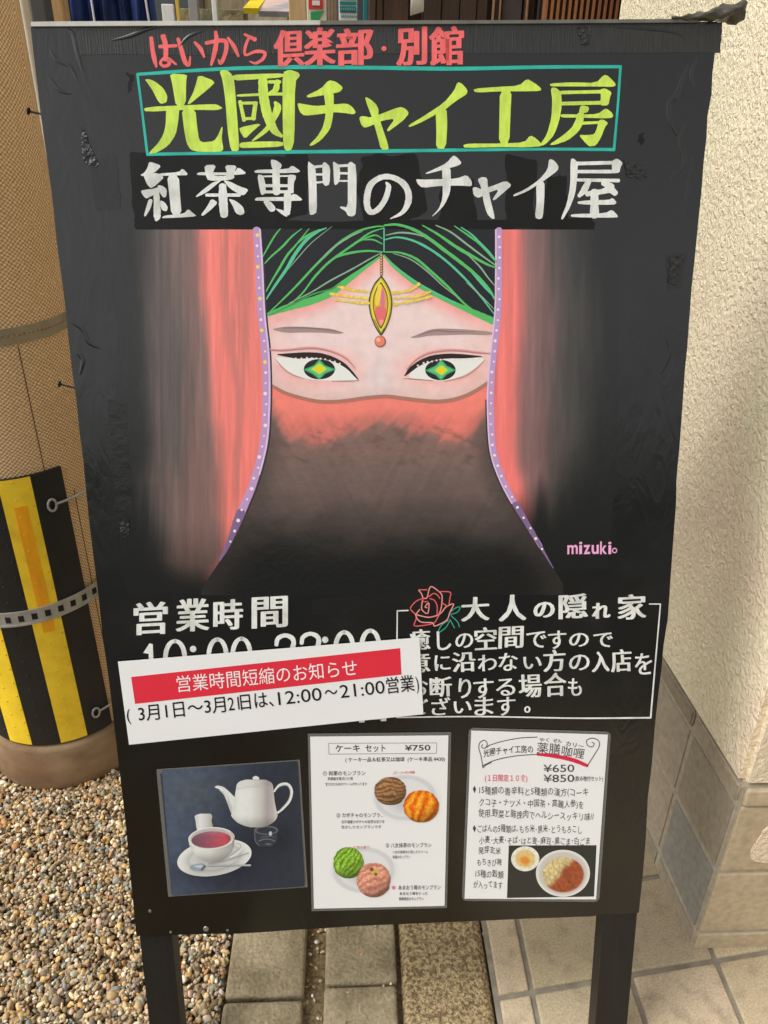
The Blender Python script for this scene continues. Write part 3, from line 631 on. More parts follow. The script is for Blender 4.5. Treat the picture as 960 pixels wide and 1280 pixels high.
CREASE = mat('creased_film', (9, 10, 7), .26, .7)
def crease(pts, w, h):
    q = catmull(np.array(pts, float), 8); n = len(q); t = np.gradient(q, axis=0); t /= np.linalg.norm(t, axis=1)[:, None]; nn = np.c_[-t[:, 1], t[:, 0]]
    e = np.sin(np.linspace(0, math.pi, n))**.6; V = []
    for k, hh in ((-1.3, 0), (-.6, .5), (0, 1), (.5, .6), (1.3, 0)): V.append(B(q + nn*(k*w*e)[:, None], .0001 + .6*h*hh*e))
    obj('film_crease', np.concatenate(V), [(k*n+i, k*n+i+1, (k+1)*n+i+1, (k+1)*n+i) for k in range(4) for i in range(n-1)], CREASE, sign, smooth=True)
for pts, w, h in (([(84, 36), (92, 44), (97, 66), (104, 92)], 3.0, .0016), ([(132, 52), (160, 46), (186, 36), (206, 33)], 3.2, .0024), ([(222, 62), (236, 46), (262, 36)], 2.6, .0020), ([(62, 60), (70, 74), (88, 84), (98, 104)], 2.4, .0012), ([(58, 92), (74, 112), (90, 118)], 2.0, .0010),
    ([(862, 78), (852, 100), (846, 118), (836, 132), (838, 152), (848, 172)], 3.0, .0020), ([(872, 70), (864, 92), (868, 112)], 2.0, .0014), ([(858, 150), (850, 176), (856, 200), (846, 222)], 2.6, .0016), ([(868, 190), (860, 232), (856, 260)], 2.0, .0012), ([(846, 205), (838, 230)], 2.2, .0012), ([(742, 34), (800, 36), (846, 42), (862, 58)], 2.4, .0016),
    ([(88, 402), (104, 412), (112, 428), (126, 436)], 2.4, .0012), ([(96, 440), (104, 450), (100, 470)], 2.6, .0018), ([(140, 560), (150, 590), (152, 640)], 1.8, .0010), ([(832, 420), (838, 440), (826, 470)], 1.6, .0008), ([(250, 86), (250, 120)], 1.2, .0006)): crease(pts, w, h)
# ------------------------------------------------------------------ the painting
ART = mat('artist_paint', (0, 0, 0), .24, .7, var=.05, vscale=55, vstretch=(3, .35, 1), attr=True, bump=.0003, bscale=120)
ARTS = mat('artist_paint_soft', (0, 0, 0), .26, .62, var=.05, vscale=70, attr=True, bump=.0003, bscale=120)
ARTF = mat('artist_paint_fine', (0, 0, 0), .40, .45, attr=True)
BB = np.array([9., 10, 7])
trimL = curve([(321, 286), (324, 330), (327, 391), (332, 439), (333.5, 480), (333, 512), (330, 554), (318, 602), (303, 640), (284, 687), (262, 722), (252, 738)])
trimR = curve([(624, 286), (624, 340), (623, 391), (618, 439), (614.5, 480), (614, 512), (618, 566), (633, 608), (654, 645), (676, 682), (690, 706), (705, 730)])
SAL = np.array([246., 128, 116]); BRN = np.array([126., 97, 90]); GRB = np.array([92., 80, 75]); DKB = np.array([58., 54, 50])
def curtain_left(X, Y):
    L = np.vectorize(trimL)(Y[:, 0])[:, None]; wob = (fbm(X/16, Y/140, 3) - .5)
    wS = np.interp(Y, [285, 420, 520, 600, 650, 690], [76, 68, 62, 42, 22, 4]) + 18*wob
    wB = np.interp(Y, [285, 420, 520, 600, 690, 740], [98, 92, 96, 92, 60, 30]) + 36*wob
    wD = np.interp(Y, [285, 420, 600, 700, 740], [152, 158, 150, 84, 40]) + 30*wob; s = L - X
    c = mixc(SAL, BRN, sstep(wS - 12, wS + 15, s)); c = mixc(c, GRB, sstep(wB - 10, wB + 26, s)); c = mixc(c, BB, sstep(wD - 34, wD + 14, s))
    st = (fbm(X/4.5, Y/160, 9) - .5); c = c * (1 + (.14 + .22*sstep(40, 80, s))[..., None]*st[..., None])
    c = mixc(c, np.array([138., 100, 90]), .30*sstep(.56, .72, fbm(X/9, Y/170, 21)) * sstep(0, 20, s) * sstep(wD, wD - 40, s))
    c = mixc(c, c * .45, sstep(640, 735, Y + 30*wob)*.8); c = mixc(c, BB, sstep(700, 742, Y + 20*wob)); return c
sheet('painted_curtain', np.arange(287, 744, 2.0), lambda y: np.interp(y, [285, 600, 743], [152, 142, 160]), lambda y: trimL(y), 110, curtain_left, .00034, ART, sign, label='wide left curtain fading from salmon to black')
def curtain_right(X, Y):
    L = np.vectorize(trimR)(Y[:, 0])[:, None]; wob = (fbm(X/15, Y/140, 33) - .5)
    wS = np.interp(Y, [285, 420, 520, 600, 645, 680], [27, 30, 33, 24, 8, 0]) + 10*wob
    wB = np.interp(Y, [285, 420, 520, 600, 690], [78, 92, 96, 80, 28]) + 34*wob; s = X - L
    c = mixc(SAL*np.array([.98, .95, .97]), np.array([136., 98, 95]), sstep(wS - 9, wS + 14, s)); c = mixc(c, DKB*1.12, sstep(wB - 44, wB + 6, s)); c = mixc(c, BB, sstep(wB - 6, wB + 58, s))
    c = c * (1 + .22*(fbm(X/4.5, Y/160, 39) - .5)[..., None])
    c = mixc(c, BB*1.1, sstep(600, 690, Y + 60*wob + .55*(X - 640))); return c
sheet('painted_curtain', np.arange(287, 712, 2.0), lambda y: trimR(y), lambda y: np.interp(y, [285, 600, 712], [778, 770, 760]), 84, curtain_right, .00034, ART, sign, label='narrower right curtain fading from salmon to black')
# veil
noseline = hcurve([(325, 474), (337, 479), (357, 490), (393, 500), (422, 501), (451, 497.5), (480, 494.5), (512, 498), (545, 501), (570, 498), (593, 489), (612, 477), (626, 468)])
def veil(X, Y):
    l, r = np.vectorize(trimL)(Y[:, 0])[:, None], np.vectorize(trimR)(Y[:, 0])[:, None]; t = np.clip((X - l)/(r - l), 0, 1)
    y0 = 534 + 10*np.sin(t*9) + 26*(fbm((X + .9*Y)/13, (Y - .4*X)/60, 51) - .5) - 30*(sstep(.12, 0, t) + sstep(.88, 1, t)) 
    c = mixc(SAL*np.array([1, 1.02, .98]), np.array([126., 98, 88]), sstep(y0 - 18, y0 + 22, Y))
    c = mixc(c, np.array([214., 112, 98]), .5*sstep(508, 532, Y)*(Y < y0 + 8))
    dk = np.array([112., 92, 84]) ; c = mixc(c, dk, sstep(560, 600, Y)); c = mixc(c, np.array([76., 64, 58]), sstep(598, 660, Y + 40*(fbm(X/60, Y/40, 55) - .5)))
    c = mixc(c, BB, sstep(640, 715, Y + 36*(fbm(X/50, Y/30, 57) - .5)))
    side = sstep(.13, .01, t) + sstep(.88, .99, t); c = mixc(c, np.array([60., 50, 46]), np.clip(side, 0, 1)*.55*sstep(505, 560, Y))
    ang = (X - 472)*np.where(X < 472, -.5, .5); c = c * (1 + .15*(fbm((X + .5*(Y - 500)*np.sign(X - 472))/7, Y/70 + ang/90, 61) - .5)[..., None]*sstep(500, 540, Y)[..., None])
    c = mixc(c, np.array([86., 66, 60]), .35*sstep(.50, .74, fbm((X + Y)/20, (Y - X*.45)/9, 71))*sstep(525, 540, Y)*sstep(600, 570, Y)); return c
def vL(y): return trimL(y) 
sheet('painted_veil', np.arange(470, 744, 1.7), vL, trimR, 150, veil, .00036, ARTS, sign, label='salmon face veil darkening to black')
# face between hairline and veil
hairline = hcurve([(318, 398), (334, 394), (360, 384), (390, 375), (413, 366), (437, 349), (465, 328), (479, 318.5), (495, 334), (520, 353), (550, 370), (577, 383), (612, 398), (630, 404)])
fx = np.linspace(0, 1, 130)
face = None
def face_col(X, Y):
    h = hairline(X); nl = noseline(X); c = np.broadcast_to(np.array([242., 214, 208]), X.shape + (3,)).copy()
    c = mixc(c, np.array([250., 164, 154]), .9*sstep(30, 2, Y - h)); c = mixc(c, np.array([238., 188, 178]), .55*sstep(60, 0, np.minimum(X - 328, 622 - X)))
    for cx, cy in ((398, 462), (552, 462)): r = np.hypot((X - cx)/66, (Y - cy)/30); c = mixc(c, np.array([246., 180, 170]), .7*sstep(1.2, .5, r))
    c = mixc(c, np.array([228., 186, 174]), .7*sstep(20, 2, nl - Y)); c = mixc(c, np.array([214., 206, 204]), .35*np.exp(-((X - 474)/20)**2)*sstep(400, 480, Y))
    return c * (1 + .05*(fbm(X/14, Y/14, 81) - .5)[..., None])
V = []; C = []; nr = 70
xs_ = np.linspace(322, 625, 150)
for i in range(nr):
    t = i/(nr - 1); yy = hairline(xs_)*(1 - t) + noseline(xs_)*t; V.append(np.c_[xs_, yy])
V = np.array(V); l = np.vectorize(trimL)(V[..., 1]); r = np.vectorize(trimR)(V[..., 1]); V[..., 0] = np.clip(V[..., 0], l - 1, r + 1)
C = lin(np.clip(face_col(V[..., 0], V[..., 1]), 0, 255)); nc = len(xs_)
obj('painted_face', B(V.reshape(-1, 2), .00040), [(i*nc+j, i*nc+j+1, (i+1)*nc+j+1, (i+1)*nc+j) for i in range(nr-1) for j in range(nc-1)], ARTS, sign, C.reshape(-1, 3))
faceo = COL.objects[-1] if False else [o for o in sign.children if o.name.startswith('painted_face')][0]
# hair
V = []; C = []; nr = 20
for i in range(nr):
    t = i/(nr-1); V.append(np.c_[xs_, 286.5*(1-t) + (hairline(xs_) + 1)*t])
V = np.array(V); l = np.vectorize(trimL)(V[..., 1]); r = np.vectorize(trimR)(V[..., 1]); V[..., 0] = np.clip(V[..., 0], l - 1, r + 1)
C = lin(np.broadcast_to(np.array([24., 26, 30]), V.shape[:2] + (3,)).copy() * (1 + .3*(fbm(V[..., 0]/9, V[..., 1]/9, 5) - .5)[..., None]))
hair = obj('painted_hair', B(V.reshape(-1, 2), .00044), [(i*nc+j, i*nc+j+1, (i+1)*nc+j+1, (i+1)*nc+j) for i in range(nr-1) for j in range(nc-1)], ARTF, sign, C.reshape(-1, 3))
G1 = lin((86, 190, 98)); G2 = lin((88, 196, 150)); G3 = lin((142, 176, 146)); G4 = lin((60, 150, 70))
def wline(k, pts, w0, w1, col):
    n = len(pts); ws = [w0 + (w1 - w0)*math.sin(math.pi*i/max(n-1, 1)) for i in range(n)]; k.S(*[(x, y, q) for (x, y), q in zip(pts, ws)], col=col, wob=.10)
k = Ink(.00048)
k.S((333, 394, 4), (360, 384.5, 8), (390, 376, 9), (413, 366.5, 9), (437, 349, 7), (465, 328.5, 3.5), (478, 319, 2), col=G1)
k.S((480, 319, 2), (495, 335, 4.5), (520, 354, 5.5), (550, 371, 5.5), (580, 385, 6.5), (600, 394, 8), (616, 401, 9), col=G1)
k.S((482, 322, 1), (496, 336, 1.6), (530, 358, 2), (570, 379, 2), col=G2)
k.at(320, 275, 6)
for pts, w0, w1, c in (([(45, 290), (100, 190), (145, 115), (185, 65)], 7, 13, G1), ([(48, 350), (110, 280), (200, 200), (270, 125), (345, 65)], 5, 16, G1), ([(60, 570), (120, 460), (180, 360), (240, 260), (300, 190), (400, 65)], 6, 18, G1),
    ([(60, 625), (140, 500), (230, 370), (300, 250), (380, 150), (470, 85), (530, 60)], 8, 26, G2), ([(300, 190), (340, 150), (400, 110), (480, 70)], 6, 18, G1), ([(245, 370), (320, 280), (420, 170), (570, 50)], 3, 7, G3),
    ([(95, 700), (200, 600), (310, 490), (430, 360), (520, 270), (640, 160), (780, 80), (900, 50), (960, 48)], 8, 18, G1), ([(440, 350), (560, 225), (700, 130), (800, 85)], 4, 12, G3), ([(250, 640), (350, 550), (440, 430), (540, 325), (640, 250), (760, 165), (860, 95), (960, 60)], 8, 18, G1),
    ([(520, 340), (600, 280), (720, 245), (840, 232), (950, 240)], 9, 18, G1), ([(250, 625), (420, 540), (560, 455), (720, 370), (860, 290), (945, 245)], 6, 12, G3), ([(760, 170), (840, 130), (900, 115), (950, 140)], 6, 12, G1), ([(800, 150), (880, 148), (950, 180)], 6, 12, G1), ([(100, 715), (260, 640), (420, 560), (560, 520), (640, 480)], 4, 14, G4)):
    wline(k, pts, w0, w1, c)
k.at(470, 275, 6)
for pts, w0, w1, c in (([(65, 40), (160, 35), (280, 70), (400, 140), (520, 230), (640, 320), (760, 420), (850, 520), (890, 590)], 14, 26, G1), ([(75, 115), (180, 95), (290, 105), (360, 125)], 6, 14, G3), ([(60, 150), (160, 130), (280, 155), (400, 215), (520, 300), (640, 410), (760, 540), (885, 700)], 9, 18, G2),
    ([(70, 240), (180, 245), (300, 290), (420, 390), (540, 500), (680, 640), (840, 745)], 8, 20, G1), ([(130, 250), (260, 295), (380, 380), (500, 490), (600, 570)], 5, 10, G3), ([(350, 40), (470, 110), (600, 200), (720, 270), (830, 330), (905, 360)], 8, 24, G1), ([(450, 40), (560, 90), (680, 180), (800, 270), (905, 345)], 8, 14, G3),
    ([(590, 45), (700, 120), (790, 190), (905, 320)], 7, 16, G1), ([(640, 55), (720, 110), (780, 170), (850, 240), (905, 310)], 7, 14, G2), ([(690, 260), (780, 350), (840, 430), (895, 495)], 6, 12, G3), ([(720, 395), (800, 480), (890, 580)], 8, 22, G2), ([(680, 470), (780, 560), (890, 670)], 4, 9, G3), ([(62, 60), (62, 240)], 10, 16, G2)):
    wline(k, pts, w0, w1, c)
ROOT[hair] = ROOT[sign]; k.build('hair_strands', ARTF, hair)
ROOT[faceo] = ROOT[sign]
# veil edge
k = Ink(.00050); xs2 = np.linspace(335, 612, 14); k.S(*[(x, float(noseline(x)), 2.6 + .8*math.sin(x*.3)) for x in xs2], col=lin((168, 124, 104)))
k.S(*[(x, float(noseline(x)) + 2.5, 1.6) for x in xs2], col=lin((196, 112, 96))); veilo = [o for o in sign.children if o.name.startswith('painted_veil')][0]; ROOT[veilo] = ROOT[sign]; k.build('veil_hem', ARTF, veilo)
# curtain trims with dots
PUR = lin((192, 152, 200)); PUD = lin((128, 102, 142)); DOT = lin((244, 226, 226)); YDT = lin((244, 222, 96))
curt = [o for o in sign.children if o.name.startswith('painted_curtain')]
for o in curt: ROOT[o] = ROOT[sign]
k = Ink(.00052); ys_ = np.arange(287, 690, 18)
k.S(*[(trimL(y), y, 9 if y < 600 else 9 + (y - 600)*.05) for y in ys_ if y < 660], col=PUR); k.S(*[(trimL(y) - 1, y, 11 - max(0, y - 650)*.17) for y in range(640, 702, 10)], col=PUD)
k.S(*[(trimL(y) + 4.2, y, 2.2) for y in ys_ if y < 600], col=lin((224, 196, 228)))
k.S(*[(trimL(y) + 6.4 - max(0, y - 600)*.01, y, 2.0) for y in range(330, 690, 20)], col=lin((60, 44, 46)))
for i, y in enumerate(np.arange(294, 690, 13.2)): k.E(trimL(y) + rng.uniform(-1.5, .5), y, rng.uniform(1.2, 1.9) if i % 3 else 2.4, col=DOT if (i % 3 or y > 480) else YDT, n=10)
k.build('curtain_trim', ARTF, curt[0])
k = Ink(.00052)
k.S(*[(trimR(y), y, 7.6 - max(0, y - 600)*.03) for y in ys_ if y < 690], col=PUR); k.S(*[(trimR(y), y, 8 - max(0, y - 640)*.10) for y in range(630, 712, 10)], col=PUD); k.S(*[(trimR(y) - 4, y, 1.8) for y in ys_ if y < 640], col=lin((222, 200, 228)))
k.S(*[(trimR(y) - 5.8, y, 1.8) for y in range(500, 690, 18)], col=lin((60, 44, 46)))
for i, y in enumerate(np.arange(296, 690, 13.0)): k.E(trimR(y) + rng.uniform(-.6, 1.2), y, rng.uniform(1.3, 2.0), col=DOT, n=10)
k.build('curtain_trim', ARTF, curt[1])
# eyes, brows
def eye(z, white, star, yel, ic, irx, iry, lash, lashdots, lid, low, floor):
    k = Ink(.00052, *z); W_ = lin((236, 236, 226)); PK = lin((190, 128, 124))
    k.P(*white, col=W_); k.E(ic[0], ic[1], irx, iry, col=lin((22, 28, 26)))
    k.P(*star, smooth=0, col=lin((58, 160, 100))); k.P(*[((p[0]-ic[0])*.80+ic[0], (p[1]-ic[1])*.85+ic[1]) for p in star], smooth=0, col=lin((96, 196, 130))); k.P(*yel, smooth=0, col=lin((206, 226, 40))); k.E(ic[0], ic[1]+3, 24, 20, col=lin((246, 206, 20)))
    k.P(*lash, col=lin((34, 20, 20))); k.S(*[(x, y, w*1.35) for x, y, w in lid], col=PK); k.S(*[(x, y - 9, w*1.1) for x, y, w in lid], col=lin((224, 160, 152))); k.S(*[(x, y, w*1.25) for x, y, w in low], col=lin((206, 146, 138))); k.S(*floor, col=lin((176, 128, 120)))
    for p in lashdots: k.E(p[0], p[1], 8.5, 7.5, n=9, col=lin((244, 220, 214)))
    k.build('painted_eye', ARTF, faceo)
eye((325, 400, 6.19), [(105, 292), (180, 290), (270, 290), (350, 285), (470, 285), (600, 322), (700, 385), (762, 465), (700, 472), (560, 470), (440, 465), (340, 450), (240, 425), (165, 365)],
    [(338, 384), (420, 350), (463, 302), (508, 350), (592, 382), (510, 415), (463, 462), (412, 420)], [(398, 380), (440, 350), (463, 334), (490, 352), (520, 378), (490, 402), (463, 420), (436, 402)], (463, 380), 121, 79,
    [(115, 265), (240, 256), (360, 248), (470, 253), (570, 282), (660, 332), (720, 395), (775, 468), (745, 450), (680, 380), (600, 330), (500, 303), (420, 292), (300, 302), (220, 288)],
    [(280, 297), (325, 297), (367, 292), (405, 295), (440, 297), (472, 299), (508, 304), (545, 314), (582, 322), (620, 337)],
    [(70, 232, 5), (160, 238, 8), (250, 232, 9), (340, 222, 10), (440, 222, 9), (560, 248, 8), (670, 300, 8), (742, 378, 3)], [(120, 300, 5), (190, 380, 10), (260, 425, 10), (340, 452, 6)], [(560, 472, 5), (680, 472, 9), (772, 468, 5)])
eye((480, 400, 6.19), [(190, 432), (225, 385), (270, 352), (330, 315), (440, 292), (600, 285), (700, 285), (785, 298), (740, 350), (660, 410), (600, 442), (470, 472), (330, 465), (210, 450)],
    [(320, 390), (402, 352), (445, 303), (490, 352), (560, 388), (490, 422), (445, 468), (400, 425)], [(396, 390), (425, 362), (447, 348), (470, 362), (498, 390), (470, 412), (447, 428), (424, 412)], (440, 387), 118, 79,
    [(152, 445), (195, 370), (280, 308), (370, 272), (500, 258), (620, 264), (785, 282), (700, 292), (620, 297), (500, 297), (380, 314), (280, 352), (215, 400)],
    [(265, 352), (310, 332), (340, 324), (375, 320), (410, 312), (440, 307), (475, 305), (512, 304), (550, 305), (590, 307), (640, 307), (690, 304), (740, 300)],
    [(180, 385, 4), (250, 312, 8), (350, 260, 9), (480, 238, 10), (600, 240, 9), (720, 254, 8), (830, 264, 4)], [(780, 312, 4), (720, 372, 10), (640, 428, 12), (560, 455, 10), (470, 475, 6)], [(150, 452, 4), (240, 458, 8), (380, 468, 6)])
BRW = lin((168, 142, 136)); 
k = Ink(.00052, 325, 400, 6.19); k.P((85, 72), (180, 52), (300, 50), (440, 58), (560, 68), (658, 100), (600, 108), (500, 98), (350, 96), (200, 100), col=BRW); k.S((180, 62, 8), (360, 62, 10), (520, 76, 10), (650, 100, 4), col=lin((140, 112, 108))); k.build('painted_eyebrow', ARTF, faceo)
k = Ink(.00052, 480, 400, 6.19); k.P((195, 138), (280, 105), (360, 72), (450, 65), (600, 70), (840, 90), (840, 118), (620, 112), (480, 118), (360, 120), (260, 138), col=BRW); k.S((270, 118, 5), (400, 82, 12), (520, 90, 10), (700, 92, 5), col=lin((138, 112, 108))); k.build('painted_eyebrow', ARTF, faceo)
# jewel and bead chains
k = Ink(.00056, 300, 270, 2.824); YB = lin((240, 208, 84))
for pts in (((345, 248), (400, 262), (455, 268)), ((322, 274), (380, 284), (450, 290)), ((340, 296), (420, 306), (456, 307)), ((540, 272), (600, 262), (632, 240)), ((545, 290), (620, 285), (672, 268)), ((545, 312), (620, 298), (676, 284))):
    q = catmull(np.array(pts, float), 10); k.S(*[(x, y, 4) for x, y in pts], col=lin((236, 200, 120)))
    for x, y in q[::1]: k.E(x, y + rng.uniform(-.8, .8), rng.uniform(3.4, 6.6), n=9, col=YB * rng.uniform(.85, 1.15))
k.build('bead_chain', ARTF, faceo)
k = Ink(.00062, 440, 310, 9.85); OLV = lin((62, 58, 26)); GLD = lin((170, 138, 60))
for j in range(8): k.E(366, 92 + 33*j, 21, 20, n=12, col=lin((120, 84, 44))); k.E(363, 88 + 33*j, 11, 10, n=10, col=lin((232, 196, 150)))
al = [(365, 335), (395, 375), (440, 440), (480, 530), (502, 640), (502, 710), (485, 830), (440, 960), (400, 1035), (362, 1085), (320, 1030), (285, 970), (235, 850), (208, 710), (210, 640), (230, 540), (280, 430), (330, 375)]
sc = lambda f, fy=None: [((x - 357)*f + 357, (y - 700)*(fy or f) + 700) for x, y in al]
k.P(*al, col=OLV); k.P(*sc(.90, .93), col=lin((196, 176, 46))); k.P(*[(x - 3, y) for x, y in sc(.80, .88)], col=lin((236, 220, 62))); k.P(*sc(.66, .78), col=lin((112, 84, 36))); k.P(*sc(.58, .70), col=lin((226, 168, 60)))
k.P((335, 440), (375, 450), (350, 640), (325, 720), (290, 700), (290, 580), col=lin((246, 214, 70))); k.P((375, 470), (405, 560), (410, 720), (370, 730), (350, 650), col=lin((222, 120, 150)))
k.P((300, 730), (350, 715), (415, 730), (430, 800), (400, 900), (365, 965), (320, 900), (285, 800), col=lin((236, 112, 112))); k.P((330, 890), (365, 880), (400, 890), (365, 970), col=lin((246, 160, 140)))
k.S((280, 880, 10), (330, 990, 14), (362, 1050, 16), (400, 990, 12), col=lin((92, 110, 50)))
k.E(352, 1150, 70, 72, col=lin((150, 80, 64))); k.E(348, 1146, 60, 62, col=lin((236, 132, 106))); k.E(330, 1130, 24, 26, col=lin((250, 190, 150)))
k.build('painted_pendant', ARTF, faceo)

# ------------------------------------------------------------------ hand lettering
LIME = mat('lime_paint', (206, 234, 88), .45, .4, var=.13, col2=(190, 216, 84), c2scale=26, vscale=60, vstretch=(2.5, .7, 1), bump=.0003, bscale=140)
WPT = mat('white_paint', (230, 230, 222), .5, .4, var=.10, col2=(204, 204, 196), c2scale=30, vscale=90, vstretch=(2.5, .7, 1), bump=.0003, bscale=140)
PNK = mat('coral_paint', (240, 106, 104), .5, .4, var=.14, vscale=60, vstretch=(2, .7, 1), bump=.0003, bscale=140)
TEAL = mat('teal_paint', (40, 180, 160), .5, .4, var=.16, vscale=30, bump=.0003, bscale=100)
LTP = mat('lilac_paint', (240, 170, 208), .5, .4)
t_ = Ink(.00040)
t_.S((172, 93, 4), (274, 86.5, 4.5), (370, 84, 5), (480, 85, 5), (570, 86, 5), (680, 84, 4.5), (775.5, 83.5, 4)); t_.S((775.5, 83, 3.5), (772, 135, 3), (767.5, 187, 3.5)); t_.S((767.5, 187, 4), (680, 186.5, 3.6), (570, 187.7, 4), (470, 189, 4.5), (360, 190, 4.5), (270, 191.5, 4), (184.5, 193, 4)); t_.S((184.5, 193, 3.2), (178, 140, 3), (172, 93, 3.2))
t_.build('title_frame', TEAL, sign)
k = Ink(.00050, 170, 75, 4.8)
k.P((52, 115), (90, 117), (130, 140), (165, 170), (190, 215), (185, 255), (150, 265), (128, 240), (105, 190), (75, 145)); k.P((203, 82), (310, 88), (302, 120), (300, 275), (240, 275), (228, 200), (215, 130)); k.P((375, 88), (480, 130), (440, 170), (385, 215), (320, 268), (310, 262), (345, 195), (362, 140))
k.P((45, 290), (110, 280), (230, 275), (440, 266), (485, 266), (525, 290), (485, 302), (380, 300), (280, 300), (60, 312)); k.P((182, 290), (262, 285), (255, 370), (240, 450), (195, 515), (130, 555), (85, 565), (80, 555), (130, 505), (165, 450), (180, 390))
k.P((275, 290), (358, 295), (368, 400), (380, 480), (400, 495), (470, 488), (495, 450), (515, 400), (522, 405), (515, 470), (527, 535), (510, 552), (380, 552), (330, 540), (305, 500), (290, 420))
k.P((500, 65), (545, 60), (575, 85), (592, 130), (605, 300), (622, 535), (605, 550), (570, 545), (550, 420), (538, 250), (520, 120)); k.P((575, 90), (700, 85), (890, 80), (890, 105), (700, 118), (590, 125)); k.P((880, 75), (920, 58), (975, 75), (985, 95), (955, 130), (952, 480), (935, 540), (905, 548), (885, 520), (880, 300)); k.P((622, 497), (700, 490), (885, 488), (885, 520), (700, 528), (622, 528))
k.P((605, 207), (740, 200), (880, 195), (880, 212), (740, 216), (605, 222)); k.S((625, 250, 22), (650, 362, 24)); k.S((625, 260, 18), (725, 258, 18)); k.S((718, 258, 28), (705, 355, 26)); k.S((645, 354, 18), (715, 350, 18))
k.S((762, 122, 56), (767, 220, 58), (790, 330, 58), (830, 420, 46), (875, 458, 18)); k.S((800, 132, 20), (865, 132, 20)); k.S((850, 128, 30), (838, 180, 36), (805, 200, 20)); k.S((836, 255, 18), (850, 285, 46), (832, 340, 36), (790, 410, 30), (740, 455, 22), (700, 485, 8)); k.P((622, 405), (760, 378), (700, 430), (655, 475), (625, 430)); k.S((800, 205, 20), (880, 205, 18))
k.at(360, 75, 4.364)
k.P((100, 195), (180, 158), (222, 110), (260, 118), (302, 150), (285, 175), (240, 185), (180, 195), (110, 207)); k.P((195, 180), (250, 178), (250, 240), (245, 320), (230, 380), (180, 440), (130, 470), (115, 465), (160, 420), (190, 370), (205, 310), (205, 250)); k.P((50, 235), (80, 240), (150, 252), (230, 245), (320, 237), (350, 255), (372, 285), (360, 298), (310, 290), (250, 285), (160, 298), (90, 305), (65, 285))
k.P((420, 200), (450, 215), (480, 240), (495, 270), (493, 300), (515, 370), (545, 455), (550, 490), (508, 490), (490, 420), (470, 350), (450, 290), (430, 240)); k.P((388, 315), (405, 305), (450, 315), (500, 298), (610, 255), (640, 265), (662, 290), (630, 330), (590, 360), (545, 393), (540, 380), (585, 320), (520, 330), (470, 352), (420, 372), (400, 355))
k.P((655, 358), (740, 308), (850, 235), (905, 170), (925, 120), (950, 130), (980, 165), (975, 188), (930, 215), (890, 245), (860, 270), (820, 290), (740, 335), (665, 368)); k.P((805, 285), (865, 260), (870, 350), (862, 485), (808, 485), (810, 380))
k.at(570, 75, 4.571)
k.P((98, 165), (230, 155), (360, 148), (405, 108), (445, 130), (485, 160), (485, 178), (380, 180), (250, 180), (110, 188)); k.P((250, 178), (318, 172), (312, 300), (305, 480), (245, 480), (248, 330)); k.P((40, 488), (70, 478), (250, 478), (390, 472), (425, 430), (460, 450), (500, 492), (400, 500), (250, 498), (50, 503))
k.P((535, 135), (660, 128), (800, 132), (845, 85), (870, 92), (915, 140), (900, 155), (800, 152), (620, 152), (540, 152)); k.P((540, 160), (570, 158), (600, 185), (605, 260), (590, 350), (560, 430), (520, 475), (490, 492), (480, 485), (520, 425), (545, 330), (550, 230)); k.S((600, 187, 20), (820, 182, 20)); k.P((820, 170), (850, 162), (890, 185), (880, 210), (870, 262), (820, 260), (828, 210)); k.S((605, 250, 22), (830, 245, 22)); k.P((712, 258), (762, 268), (752, 302), (700, 305))
k.P((595, 310), (700, 312), (810, 310), (855, 275), (890, 300), (900, 322), (880, 335), (700, 330), (600, 330)); k.P((695, 300), (735, 300), (725, 365), (700, 410), (640, 460), (560, 487), (530, 485), (600, 440), (660, 390), (685, 340)); k.S((720, 362, 17), (830, 357, 16)); k.P((815, 345), (840, 340), (870, 360), (850, 385), (830, 440), (800, 490), (760, 495), (735, 470), (700, 428), (750, 430), (790, 425), (805, 390))
k.build('title_lettering', LIME, sign)
# white second line
k = Ink(.00042, 170, 190, 6.4)
k.P((35, 185), (70, 165), (95, 125), (105, 82), (130, 82), (205, 110), (170, 150), (130, 175), (110, 195), (60, 195)); k.P((60, 185), (110, 190), (150, 165), (200, 180), (225, 205), (190, 240), (150, 275), (120, 290), (90, 260)); k.P((38, 310), (90, 300), (140, 295), (180, 280), (185, 330), (130, 350), (85, 375), (60, 350)); k.P((170, 265), (215, 270), (250, 300), (245, 360), (220, 365), (195, 330)); k.S((165, 310, 46), (170, 430, 52), (172, 515, 56), (165, 545, 24)); k.P((105, 375), (138, 380), (120, 450), (80, 518), (65, 510), (85, 440)); k.P((195, 385), (230, 400), (258, 440), (250, 475), (215, 470), (195, 430))
k.P((180, 172), (345, 162), (375, 130), (425, 185), (340, 188), (190, 192)); k.P((250, 185), (345, 188), (355, 350), (368, 500), (285, 505), (270, 350)); k.P((210, 525), (230, 508), (385, 495), (420, 455), (460, 490), (490, 515), (350, 525), (215, 530))
k.P((485, 175), (510, 162), (560, 162), (700, 165), (790, 160), (820, 120), (895, 175), (790, 185), (500, 187)); k.P((548, 105), (645, 102), (612, 180), (640, 192), (715, 192), (735, 180), (710, 105), (810, 108), (785, 170), (790, 215), (700, 230), (580, 230), (560, 190)); k.P((690, 225), (640, 265), (575, 320), (490, 362), (478, 355), (540, 300), (620, 240)); k.P((700, 225), (750, 235), (830, 275), (905, 300), (870, 345), (840, 345), (780, 310), (740, 280)); k.S((565, 345, 26), (830, 345, 28)); k.S((695, 272, 60), (700, 400, 70), (708, 505, 64)); k.P((605, 372), (660, 405), (600, 465), (540, 512), (520, 505), (570, 440)); k.P((740, 372), (800, 390), (860, 440), (872, 490), (840, 508), (800, 490), (775, 430))
